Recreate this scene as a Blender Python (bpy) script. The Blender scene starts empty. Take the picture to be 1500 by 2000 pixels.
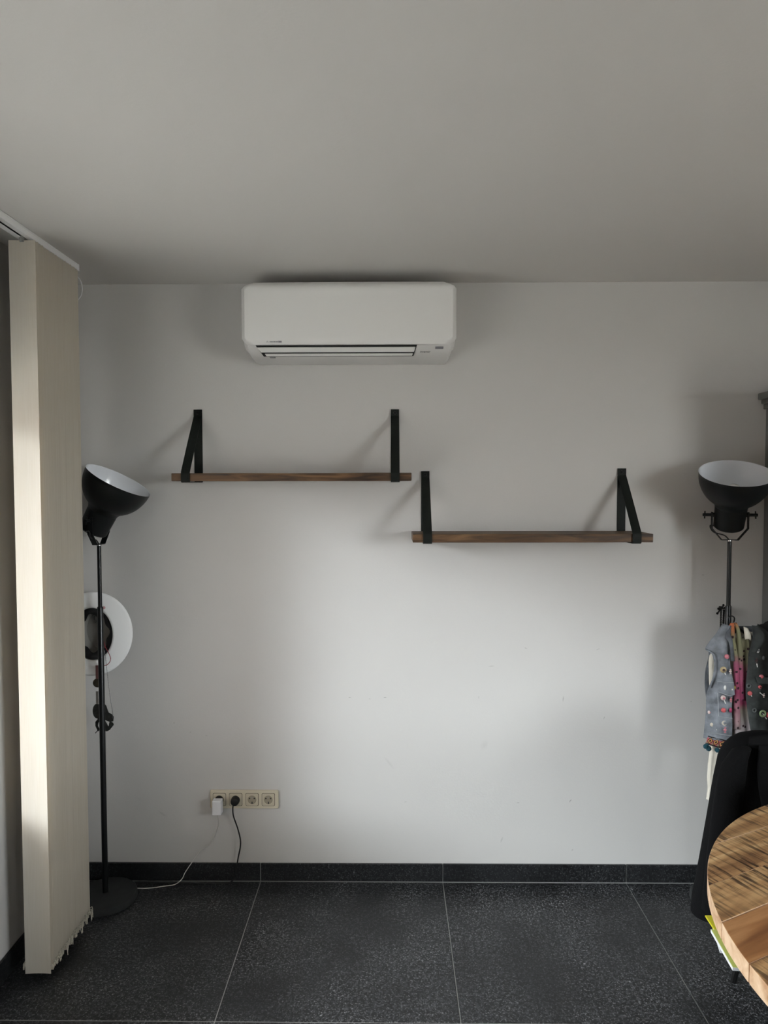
import bpy, bmesh, math, random
from mathutils import Vector, Matrix, noise as mnoise
R = math.radians
random.seed(7)
scene = bpy.context.scene
col = scene.collection

# ------------------------------------------------------------------ camera
F_PX, CAM_H = 1367.0, 1.747
YAW, PITCH, ROLL = math.atan(15 / F_PX), math.atan(56 / F_PX), R(-0.1)
CAM_R = (Matrix.Rotation(YAW, 3, 'Z') @ Matrix.Rotation(math.pi / 2 - PITCH, 3, 'X') @ Matrix.Rotation(ROLL, 3, 'Z'))
CAM_C = Vector((0, 0, CAM_H))
cam_data = bpy.data.cameras.new('camera')
cam_data.sensor_fit = 'AUTO'
cam_data.sensor_width = 36.0
cam_data.lens = F_PX / 2000.0 * 36.0
cam_data.clip_start = 0.02
cam = bpy.data.objects.new('camera', cam_data)
col.objects.link(cam)
cam.matrix_world = Matrix.Translation(CAM_C) @ CAM_R.to_4x4()
scene.camera = cam

# ------------------------------------------------------------------ world, daylight, exposure
SKY_STRENGTH = 6.7
world = bpy.data.worlds.new('overcast_sky')
scene.world = world
world.use_nodes = True
bg = world.node_tree.nodes['Background']
bg.inputs[0].default_value = (0.93, 0.948, 1.0, 1)
bg.inputs[1].default_value = SKY_STRENGTH
sun_data = bpy.data.lights.new('hazy_sun', 'SUN')       # low sun behind thin cloud, from the left window side
sun_data.energy = 0.37; sun_data.angle = R(11); sun_data.color = (0.86, 0.925, 1.0)
sun = bpy.data.objects.new('hazy_sun', sun_data); col.objects.link(sun)
SUN_AZ, SUN_EL = R(37), R(16.5)
sun.rotation_euler = Vector((-math.cos(SUN_AZ) * math.cos(SUN_EL), -math.sin(SUN_AZ) * math.cos(SUN_EL), math.sin(SUN_EL))).to_track_quat('Z', 'Y').to_euler()
scene.view_settings.view_transform = 'Standard'
scene.view_settings.look = 'None'
scene.view_settings.gamma = 1.0
scene.view_settings.use_curve_mapping = False
scene.view_settings.exposure = 2.1

# the room (metres): y runs from the camera to the far wall
XL, XR, YF, YB, ZC = -1.373, 3.1, -2.6, 3.012, 2.597
WT = 0.28                                                # outer wall thickness
WIN_L = (0.62, 2.36, 0.62, 2.09)                         # y0, y1, z0, z1 in the left wall
WIN_R = (-1.0, 0.6, 0.75, 2.25)                          # in the right wall

def portal(name, loc, rot, sx, sy):                      # guides sampling of the sky through a window opening
    l = bpy.data.lights.new(name, 'AREA')
    l.shape = 'RECTANGLE'; l.size = sx; l.size_y = sy
    l.cycles.is_portal = True
    o = bpy.data.objects.new(name, l); col.objects.link(o)
    o.location = loc; o.rotation_euler = rot
portal('window_portal', (XL - WT - .02, (WIN_L[0] + WIN_L[1]) / 2, (WIN_L[2] + WIN_L[3]) / 2), (0, R(-90), 0), WIN_L[3] - WIN_L[2], WIN_L[1] - WIN_L[0])
portal('window_portal', (XR + WT + .02, (WIN_R[0] + WIN_R[1]) / 2, (WIN_R[2] + WIN_R[3]) / 2), (0, R(90), 0), WIN_R[3] - WIN_R[2], WIN_R[1] - WIN_R[0])

# ------------------------------------------------------------------ helpers
def at(px, py, y=None, z=None, x=None):
    """point of the place seen at a spot of the photograph, at a known depth, height or side"""
    d = CAM_R @ Vector(((px - 750) / F_PX, (1000 - py) / F_PX, -1.0))
    if y is not None: t = y / d.y
    elif z is not None: t = (z - CAM_H) / d.z
    else: t = x / d.x
    return CAM_C + d * t

ORI = {}
def tag(o, label=None, cat=None, group=None, kind=None):
    if label: o['label'] = label
    if cat: o['category'] = cat
    if group: o['group'] = group
    if kind: o['kind'] = kind
    return o

def thing(name, label, cat, loc, group=None):
    o = bpy.data.objects.new(name, None); col.objects.link(o)
    o.location = loc; o.empty_display_size = .05
    ORI[o] = Vector(loc)
    return tag(o, label, cat, group)

def link(name, me, parent=None, loc=(0, 0, 0)):
    o = bpy.data.objects.new(name, me); col.objects.link(o)
    o.parent = parent; o.location = loc
    return o

class MB:
    def __init__(s): s.v = []; s.f = []; s.mi = []; s.uv = {}
    def add(s, vs, fs, mi=0):
        b = len(s.v); s.v += [Vector(p) for p in vs]
        for f in fs: s.f.append([b + i for i in f]); s.mi.append(mi)
        return b
    def box(s, c, size, M=None, mi=0):
        c = Vector(c); h = Vector(size) / 2; vs = []
        for x in (-1, 1):
            for y in (-1, 1):
                for z in (-1, 1):
                    p = Vector((x * h.x, y * h.y, z * h.z)); vs.append(c + (M @ p if M else p))
        s.add(vs, [(0, 1, 3, 2), (4, 6, 7, 5), (0, 4, 5, 1), (2, 3, 7, 6), (0, 2, 6, 4), (1, 5, 7, 3)], mi); return s
    def bb(s, x0, x1, y0, y1, z0, z1, mi=0):
        return s.box(((x0 + x1) / 2, (y0 + y1) / 2, (z0 + z1) / 2), (x1 - x0, y1 - y0, z1 - z0), None, mi)
    def prism(s, pts, ext, mi=0, mi_side=None):          # planar polygon of 3-D points swept by a vector
        n = len(pts); ext = Vector(ext); a = [Vector(p) for p in pts]; b = [p + ext for p in a]
        k = s.add(a + b, [list(range(n))[::-1], list(range(n, 2 * n))], mi)
        for i in range(n):
            j = (i + 1) % n; s.f.append([k + i, k + j, k + n + j, k + n + i]); s.mi.append(mi if mi_side is None else mi_side)
        return s
    def rings(s, rings, close=True, cap=(True, True), mi=0):
        n = len(rings[0]); base = s.add([p for r in rings for p in r], [], mi)
        for i in range(len(rings) - 1):
            for j in range(n if close else n - 1):
                k = (j + 1) % n
                s.f.append([base + i * n + j, base + i * n + k, base + (i + 1) * n + k, base + (i + 1) * n + j]); s.mi.append(mi)
        if cap[0]: s.f.append([base + j for j in range(n)][::-1]); s.mi.append(mi)
        if cap[1]: s.f.append([base + (len(rings) - 1) * n + j for j in range(n)]); s.mi.append(mi)
        return s
    def lathe(s, prof, M=None, o=(0, 0, 0), seg=32, cap=(False, False), mi=0):
        o = Vector(o); rs = []
        for r, z in prof:
            ring = []
            for j in range(seg):
                a = 2 * math.pi * j / seg; p = Vector((r * math.cos(a), r * math.sin(a), z))
                ring.append(o + (M @ p if M else p))
            rs.append(ring)
        return s.rings(rs, True, cap, mi)
    def tube(s, pts, r, seg=8, cap=True, mi=0):
        pts = [Vector(p) for p in pts]; n = len(pts); rs = []
        rad = r if isinstance(r, (list, tuple)) else [r] * n
        prev = None
        for i in range(n):
            t = (pts[min(i + 1, n - 1)] - pts[max(i - 1, 0)]).normalized()
            u = t.cross(Vector((0, 0, 1)) if abs(t.z) < .9 else Vector((1, 0, 0))).normalized() if prev is None else (prev - t * prev.dot(t)).normalized()
            prev = u; w = t.cross(u)
            rs.append([pts[i] + (u * math.cos(2 * math.pi * j / seg) + w * math.sin(2 * math.pi * j / seg)) * rad[i] for j in range(seg)])
        return s.rings(rs, True, (cap, cap), mi)
    def ball(s, c, r, seg=12, n=8, M=None, mi=0):
        c = Vector(c); r = Vector((r, r, r)) if not hasattr(r, '__len__') else Vector(r); rs = []
        for i in range(n + 1):
            a = math.pi * i / n; q = max(math.sin(a), .02)
            ring = []
            for j in range(seg):
                b = 2 * math.pi * j / seg
                p = Vector((q * math.cos(b) * r.x, q * math.sin(b) * r.y, -math.cos(a) * r.z)); ring.append(c + (M @ p if M else p))
            rs.append(ring)
        return s.rings(rs, True, (True, True), mi)
    def build(s, name, mats, parent=None, smooth=False, bevel=0, seg=2, origin=None, solid=0, angle=40):
        o0 = Vector((0, 0, 0)); root = parent
        while root is not None and root not in ORI: root = root.parent
        if root is not None: o0 = ORI[root]
        if origin is not None: o0 = Vector(origin)
        me = bpy.data.meshes.new(name)
        me.from_pydata([tuple(p - o0) for p in s.v], [], s.f)
        mats = mats if isinstance(mats, (list, tuple)) else [mats]
        for m in mats: me.materials.append(m)
        for p, i in zip(me.polygons, s.mi): p.material_index = i
        if s.uv:
            l = me.uv_layers.new(name='UVMap')
            for lp in me.loops: l.data[lp.index].uv = s.uv.get(lp.vertex_index, (0, 0))
        bm = bmesh.new(); bm.from_mesh(me); bmesh.ops.recalc_face_normals(bm, faces=bm.faces); bm.to_mesh(me); bm.free()
        if smooth:
            me.polygons.foreach_set('use_smooth', [True] * len(me.polygons))
            me.set_sharp_from_angle(angle=R(angle))
        o = link(name, me, parent)
        if parent is None: o.location = o0
        if solid:
            m = o.modifiers.new('thickness', 'SOLIDIFY'); m.thickness = solid; m.offset = 0
        if bevel:
            m = o.modifiers.new('bevel', 'BEVEL'); m.width = bevel; m.segments = seg; m.limit_method = 'ANGLE'; m.angle_limit = R(40)
        return o

def spline(pts, n=8):                                    # Catmull-Rom through points
    p = [Vector(q) for q in pts]; p = [p[0] * 2 - p[1]] + p + [p[-1] * 2 - p[-2]]; out = []
    for i in range(1, len(p) - 2):
        for k in range(n):
            t = k / n; a, b, c, d = p[i - 1:i + 3]
            out.append(.5 * ((2 * b) + (c - a) * t + (2 * a - 5 * b + 4 * c - d) * t * t + (3 * b - a - 3 * c + d) * t ** 3))
    out.append(p[-2]); return out

def cloth(name, grid, mat, parent, nu=4, nv=4, thick=.003, wob=0, wscale=14, seed=0):
    """smooth sheet through a grid of points (rows x columns), with u, v coordinates and soft folds"""
    rows = [spline(r, nu) for r in grid]
    colsn = len(rows[0]); cols = [spline([r[j] for r in rows], nv) for j in range(colsn)]
    mb = MB(); nr = len(cols[0])
    vs = []
    for i in range(nr):
        for j in range(colsn):
            p = cols[j][i].copy()
            if wob: p.y += wob * mnoise.noise(Vector((p.x * wscale + seed, seed * 3.1, p.z * wscale * .35)))
            vs.append(p)
    b = mb.add(vs, [])
    for i in range(nr):
        for j in range(colsn): mb.uv[i * colsn + j] = (j / (colsn - 1), i / (nr - 1))
    for i in range(nr - 1):
        for j in range(colsn - 1):
            mb.f.append([i * colsn + j, i * colsn + j + 1, (i + 1) * colsn + j + 1, (i + 1) * colsn + j]); mb.mi.append(0)
    return mb.build(name, mat, parent, smooth=True, solid=thick, angle=80)

# ------------------------------------------------------------------ materials
def nt(name):
    m = bpy.data.materials.new(name); m.use_nodes = True
    return m, m.node_tree.nodes, m.node_tree.links, m.node_tree.nodes['Principled BSDF']

def mat(name, rgb, rough=.6, metal=0, var=0, vscale=20, bump=0, bscale=80, spec=.5, coat=0, sheen=0, stretch=(1, 1, 1)):
    m, N, L, p = nt(name)
    p.inputs['Base Color'].default_value = (*rgb, 1); p.inputs['Roughness'].default_value = rough
    p.inputs['Metallic'].default_value = metal; p.inputs['Specular IOR Level'].default_value = spec
    p.inputs['Coat Weight'].default_value = coat; p.inputs['Sheen Weight'].default_value = sheen
    if var or bump:
        tc = N.new('ShaderNodeTexCoord'); mp = N.new('ShaderNodeMapping'); mp.inputs['Scale'].default_value = stretch
        L.new(tc.outputs['Object'], mp.inputs[0])
    if var:
        n = N.new('ShaderNodeTexNoise'); n.inputs['Scale'].default_value = vscale; n.inputs['Detail'].default_value = 4
        L.new(mp.outputs[0], n.inputs[0])
        r = N.new('ShaderNodeValToRGB')
        r.color_ramp.elements[0].position = .3; r.color_ramp.elements[1].position = .7
        r.color_ramp.elements[0].color = (*[c * (1 - var) for c in rgb], 1)
        r.color_ramp.elements[1].color = (*[min(1, c * (1 + var)) for c in rgb], 1)
        L.new(n.outputs[0], r.inputs[0]); L.new(r.outputs[0], p.inputs['Base Color'])
    if bump:
        n2 = N.new('ShaderNodeTexNoise'); n2.inputs['Scale'].default_value = bscale; n2.inputs['Detail'].default_value = 5
        L.new(mp.outputs[0], n2.inputs[0])
        b = N.new('ShaderNodeBump'); b.inputs['Strength'].default_value = bump; b.inputs['Distance'].default_value = .01
        L.new(n2.outputs[0], b.inputs['Height']); L.new(b.outputs[0], p.inputs['Normal'])
    return m

def plaster(name, rgb, marks=(), wave=.25, wave_scale=2.2, wave_dist=.02):
    m, N, L, p = nt(name)
    p.inputs['Roughness'].default_value = .75; p.inputs['Specular IOR Level'].default_value = .25
    g = N.new('ShaderNodeNewGeometry')
    big = N.new('ShaderNodeTexNoise'); big.inputs['Scale'].default_value = wave_scale; big.inputs['Detail'].default_value = 3
    fine = N.new('ShaderNodeTexNoise'); fine.inputs['Scale'].default_value = 140; fine.inputs['Detail'].default_value = 4
    for n in (big, fine): L.new(g.outputs['Position'], n.inputs[0])
    b1 = N.new('ShaderNodeBump'); b1.inputs['Strength'].default_value = wave; b1.inputs['Distance'].default_value = wave_dist
    b2 = N.new('ShaderNodeBump'); b2.inputs['Strength'].default_value = .12; b2.inputs['Distance'].default_value = .003
    L.new(big.outputs[0], b1.inputs['Height']); L.new(fine.outputs[0], b2.inputs['Height'])
    L.new(b1.outputs[0], b2.inputs['Normal']); L.new(b2.outputs[0], p.inputs['Normal'])
    c = N.new('ShaderNodeMixRGB'); c.inputs[1].default_value = (*[q * .97 for q in rgb], 1); c.inputs[2].default_value = (*rgb, 1)
    L.new(big.outputs[0], c.inputs[0])
    last = c.outputs[0]
    if marks:                                            # scuffs and scratches: x, z, length, width, angle, strength
        for (mx, mz, ln, wd, an, st) in marks:
            mp = N.new('ShaderNodeMapping'); mp.vector_type = 'TEXTURE'
            mp.inputs['Location'].default_value = (mx, 0, mz); mp.inputs['Rotation'].default_value = (0, -an, 0)
            mp.inputs['Scale'].default_value = (ln, 1e3, wd)
            L.new(g.outputs['Position'], mp.inputs[0])
            gr = N.new('ShaderNodeTexGradient'); gr.gradient_type = 'SPHERICAL'
            L.new(mp.outputs[0], gr.inputs[0])
            mu = N.new('ShaderNodeMath'); mu.operation = 'MULTIPLY'; mu.inputs[1].default_value = st; L.new(gr.outputs[0], mu.inputs[0])
            mx_ = N.new('ShaderNodeMixRGB'); mx_.inputs[2].default_value = (.22, .21, .2, 1)
            L.new(mu.outputs[0], mx_.inputs[0]); L.new(last, mx_.inputs[1]); last = mx_.outputs[0]
    L.new(last, p.inputs['Base Color'])
    return m

def stone(name, gain=1.0):
    m, N, L, p = nt(name)
    g = N.new('ShaderNodeNewGeometry')
    def tex(kind, sc, det=6):
        n = N.new(kind); n.inputs['Scale'].default_value = sc
        if kind == 'ShaderNodeTexNoise': n.inputs['Detail'].default_value = det; n.inputs['Roughness'].default_value = .65
        L.new(g.outputs['Position'], n.inputs[0]); return n
    def ramp(src, a, ca, b, cb):
        r = N.new('ShaderNodeValToRGB'); e = r.color_ramp.elements
        e[0].position = a; e[0].color = (*ca, 1); e[1].position = b; e[1].color = (*cb, 1); L.new(src, r.inputs[0]); return r.outputs[0]
    def mix(f, a, b, t='MIX'):
        x = N.new('ShaderNodeMixRGB'); x.blend_type = t
        for i, s in zip((0, 1, 2), (f, a, b)):
            if isinstance(s, (int, float)): x.inputs[i].default_value = s
            elif isinstance(s, tuple): x.inputs[i].default_value = s
            else: L.new(s, x.inputs[i])
        return x.outputs[0]
    base = ramp(tex('ShaderNodeTexNoise', 5).outputs[0], .35, (.0055, .0058, .0064), .7, (.015, .016, .0175))
    cloud = ramp(tex('ShaderNodeTexNoise', 3.1, 3).outputs[0], .36, (0, 0, 0), .66, (1, 1, 1))
    grain = ramp(tex('ShaderNodeTexNoise', 75, 6).outputs[0], .47, (0, 0, 0), .64, (1, 1, 1))
    grain2 = ramp(tex('ShaderNodeTexNoise', 150, 3).outputs[0], .58, (0, 0, 0), .67, (1, 1, 1))
    gm = mix(1.0, grain, mix(.75, (1, 1, 1, 1), cloud), 'MULTIPLY')
    c = mix(gm, base, (.088 * gain, .092 * gain, .098 * gain, 1))
    gm2 = mix(1.0, grain2, mix(.8, (1, 1, 1, 1), cloud), 'MULTIPLY')
    c = mix(gm2, c, (.32 * gain, .325 * gain, .335 * gain, 1))
    for sc, lo, hi, gt, cc in ((30, .07, .15, .90, .40 * gain), (90, .14, .28, .76, .27 * gain), (160, .18, .34, .62, .17 * gain)):
        v = tex('ShaderNodeTexVoronoi', sc)
        spot = ramp(v.outputs['Distance'], lo, (1, 1, 1), hi, (0, 0, 0))
        rnd = N.new('ShaderNodeSeparateColor'); L.new(v.outputs['Color'], rnd.inputs[0])
        gate = ramp(rnd.outputs[0], gt, (0, 0, 0), gt + .08, (1, 1, 1))
        c = mix(mix(1.0, mix(1.0, spot, gate, 'MULTIPLY'), mix(.85, (1, 1, 1, 1), cloud), 'MULTIPLY'), c, (cc, cc * 1.01, cc * 1.03, 1))
    L.new(c, p.inputs['Base Color'])
    p.inputs['Roughness'].default_value = .40; p.inputs['Specular IOR Level'].default_value = .45
    b = N.new('ShaderNodeBump'); b.inputs['Strength'].default_value = .15; b.inputs['Distance'].default_value = .002
    L.new(tex('ShaderNodeTexNoise', 75, 6).outputs[0], b.inputs['Height']); L.new(b.outputs[0], p.inputs['Normal'])
    return m

def wood(name, dark, mid, light, angle=0, saw=False, scale=1.0, rough=.55):
    """grain along local x turned by angle; saw adds rough cross-cut blade marks"""
    m, N, L, p = nt(name)
    tc = N.new('ShaderNodeTexCoord'); oi = N.new('ShaderNodeObjectInfo')
    mp = N.new('ShaderNodeMapping'); mp.vector_type = 'TEXTURE'; mp.inputs['Rotation'].default_value = (0, 0, angle)
    L.new(tc.outputs['Object'], mp.inputs[0])
    ad = N.new('ShaderNodeVectorMath'); ad.operation = 'MULTIPLY_ADD'; L.new(oi.outputs['Random'], ad.inputs[0])
    ad.inputs[1].default_value = (7, 5, 3); L.new(mp.outputs[0], ad.inputs[2])
    def nz(sx, sy, sz, det=5, dist=0):
        k = N.new('ShaderNodeMapping'); k.inputs['Scale'].default_value = (sx * scale, sy * scale, sz * scale); L.new(ad.outputs[0], k.inputs[0])
        n = N.new('ShaderNodeTexNoise'); n.inputs['Scale'].default_value = 1; n.inputs['Detail'].default_value = det
        n.inputs['Distortion'].default_value = dist; L.new(k.outputs[0], n.inputs[0]); return n.outputs[0]
    r = N.new('ShaderNodeValToRGB'); e = r.color_ramp.elements
    e[0].position = .32; e[0].color = (*dark, 1); e[1].position = .68; e[1].color = (*light, 1)
    x = e.new(.5); x.color = (*mid, 1)
    L.new(nz(3, 28, 28, 6, .6), r.inputs[0]); c = r.outputs[0]
    bsrc = nz(6, 90, 90)
    if saw:
        s = nz(110, 9, 9, 4); patch = nz(5, 7, 7, 2)
        r2 = N.new('ShaderNodeValToRGB'); r2.color_ramp.elements[0].position = .47; r2.color_ramp.elements[1].position = .62; L.new(s, r2.inputs[0])
        r3 = N.new('ShaderNodeValToRGB'); r3.color_ramp.elements[0].position = .30; r3.color_ramp.elements[1].position = .55; L.new(patch, r3.inputs[0])
        mm = N.new('ShaderNodeMath'); mm.operation = 'MULTIPLY'; L.new(r2.outputs[0], mm.inputs[0]); L.new(r3.outputs[0], mm.inputs[1])
        m2 = N.new('ShaderNodeMath'); m2.operation = 'MULTIPLY'; m2.inputs[1].default_value = .95; L.new(mm.outputs[0], m2.inputs[0])
        mx = N.new('ShaderNodeMixRGB'); mx.inputs[2].default_value = (.035, .016, .007, 1)
        L.new(m2.outputs[0], mx.inputs[0]); L.new(c, mx.inputs[1]); c = mx.outputs[0]
        bsrc = s
    L.new(c, p.inputs['Base Color']); p.inputs['Roughness'].default_value = rough
    b = N.new('ShaderNodeBump'); b.inputs['Strength'].default_value = .3; b.inputs['Distance'].default_value = .002
    L.new(bsrc, b.inputs['Height']); L.new(b.outputs[0], p.inputs['Normal'])
    return m

def blind_fabric():
    m, N, L, p = nt('blind_fabric')
    out = N['Material Output']
    g = N.new('ShaderNodeNewGeometry'); mp = N.new('ShaderNodeMapping'); mp.inputs['Scale'].default_value = (500, 500, 9)
    L.new(g.outputs['Position'], mp.inputs[0])
    n = N.new('ShaderNodeTexNoise'); n.inputs['Scale'].default_value = 1; n.inputs['Detail'].default_value = 2; L.new(mp.outputs[0], n.inputs[0])
    r = N.new('ShaderNodeValToRGB'); r.color_ramp.elements[0].color = (.81, .775, .70, 1); r.color_ramp.elements[1].color = (.86, .83, .77, 1)
    r.color_ramp.elements[0].position = .35; r.color_ramp.elements[1].position = .65
    L.new(n.outputs[0], r.inputs[0]); L.new(r.outputs[0], p.inputs['Base Color'])
    p.inputs['Roughness'].default_value = .9; p.inputs['Specular IOR Level'].default_value = .1
    t = N.new('ShaderNodeBsdfTranslucent'); t.inputs[0].default_value = (.74, .655, .50, 1)
    mx = N.new('ShaderNodeMixShader'); mx.inputs[0].default_value = .45
    L.new(p.outputs[0], mx.inputs[1]); L.new(t.outputs[0], mx.inputs[2]); L.new(mx.outputs[0], out.inputs[0])
    return m

def pane_glass():
    m, N, L, p = nt('window_glass')
    out = N['Material Output']; t = N.new('ShaderNodeBsdfTransparent'); t.inputs[0].default_value = (.95, .97, .96, 1)
    gl = N.new('ShaderNodeBsdfGlossy'); gl.inputs['Roughness'].default_value = .02
    mx = N.new('ShaderNodeMixShader'); mx.inputs[0].default_value = .05
    L.new(t.outputs[0], mx.inputs[1]); L.new(gl.outputs[0], mx.inputs[2]); L.new(mx.outputs[0], out.inputs[0])
    return m

def denim(name, rgb):
    m, N, L, p = nt(name)
    tc = N.new('ShaderNodeTexCoord')
    n = N.new('ShaderNodeTexNoise'); n.inputs['Scale'].default_value = 22; n.inputs['Detail'].default_value = 5; L.new(tc.outputs['Object'], n.inputs[0])
    r = N.new('ShaderNodeValToRGB'); r.color_ramp.elements[0].position = .35; r.color_ramp.elements[1].position = .68
    r.color_ramp.elements[0].color = (*[c * .6 for c in rgb], 1); r.color_ramp.elements[1].color = (*[min(1, c * 1.45) for c in rgb], 1)
    L.new(n.outputs[0], r.inputs[0]); L.new(r.outputs[0], p.inputs['Base Color']); p.inputs['Roughness'].default_value = .9
    w = N.new('ShaderNodeTexWave'); w.inputs['Scale'].default_value = 260; w.bands_direction = 'DIAGONAL'; L.new(tc.outputs['Object'], w.inputs[0])
    b = N.new('ShaderNodeBump'); b.inputs['Strength'].default_value = .25; b.inputs['Distance'].default_value = .001
    L.new(w.outputs[0], b.inputs['Height']); L.new(b.outputs[0], p.inputs['Normal'])
    return m

def uv_ramp_cloth(name, stops, dots=True):
    """dip-dyed cloth: colour runs down the length (v), small dark printed dots"""
    m, N, L, p = nt(name)
    uv = N.new('ShaderNodeUVMap'); sp = N.new('ShaderNodeSeparateXYZ'); L.new(uv.outputs[0], sp.inputs[0])
    r = N.new('ShaderNodeValToRGB'); e = r.color_ramp.elements
    e[0].position, e[0].color = stops[0][0], (*stops[0][1], 1); e[1].position, e[1].color = stops[-1][0], (*stops[-1][1], 1)
    for ps, c in stops[1:-1]: k = e.new(ps); k.color = (*c, 1)
    L.new(sp.outputs[1], r.inputs[0]); c = r.outputs[0]
    if dots:
        tc = N.new('ShaderNodeTexCoord'); v = N.new('ShaderNodeTexVoronoi'); v.inputs['Scale'].default_value = 42; L.new(tc.outputs['Object'], v.inputs[0])
        q = N.new('ShaderNodeValToRGB'); q.color_ramp.elements[0].position = .20; q.color_ramp.elements[0].color = (1, 1, 1, 1)
        q.color_ramp.elements[1].position = .26; q.color_ramp.elements[1].color = (0, 0, 0, 1); L.new(v.outputs['Distance'], q.inputs[0])
        mx = N.new('ShaderNodeMixRGB'); mx.inputs[2].default_value = (.03, .01, .015, 1); L.new(q.outputs[0], mx.inputs[0]); L.new(c, mx.inputs[1]); c = mx.outputs[0]
    L.new(c, p.inputs['Base Color']); p.inputs['Roughness'].default_value = .85
    return m

WALL = (.62, .605, .585)
scuffs = []
for (px, py, ln, wd, an, st) in [(683, 1362, .012, .004, 0, .8), (752, 1362, .014, .005, .1, .8), (722, 1365, .008, .004, 0, .6), (935, 1362, .012, .003, 1.57, .6),
        (960, 1301, .026, .003, .05, .6), (1100, 1365, .026, .004, 1.5, .8), (1027, 1266, .012, .004, -.4, .7), (1180, 1402, .014, .004, 1.2, .7),
        (1012, 1568, .014, .003, .1, 1), (1114, 1564, .018, .005, .9, .9), (980, 1640, .03, .008, 1.2, .35), (792, 1566, .012, .003, .2, .5), (1118, 1660, .01, .005, .8, .6),
        (1373, 1123, .014, .006, 0, .5), (946, 1455, .05, .03, 1.1, .12), (760, 1490, .07, .012, -.9, .15), (340, 1412, .006, .005, 0, .7), (403, 1437, .012, .003, .2, .5),
        (372, 1430, .006, .004, 0, .5), (1168, 1268, .02, .003, .4, .5), (318, 1590, .05, .01, -.6, .25), (1350, 1370, .008, .006, 0, .5)]:
    q = at(px, py, y=YB); scuffs.append((q.x, q.z, ln * .6, wd * .6, an, st))
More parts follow.
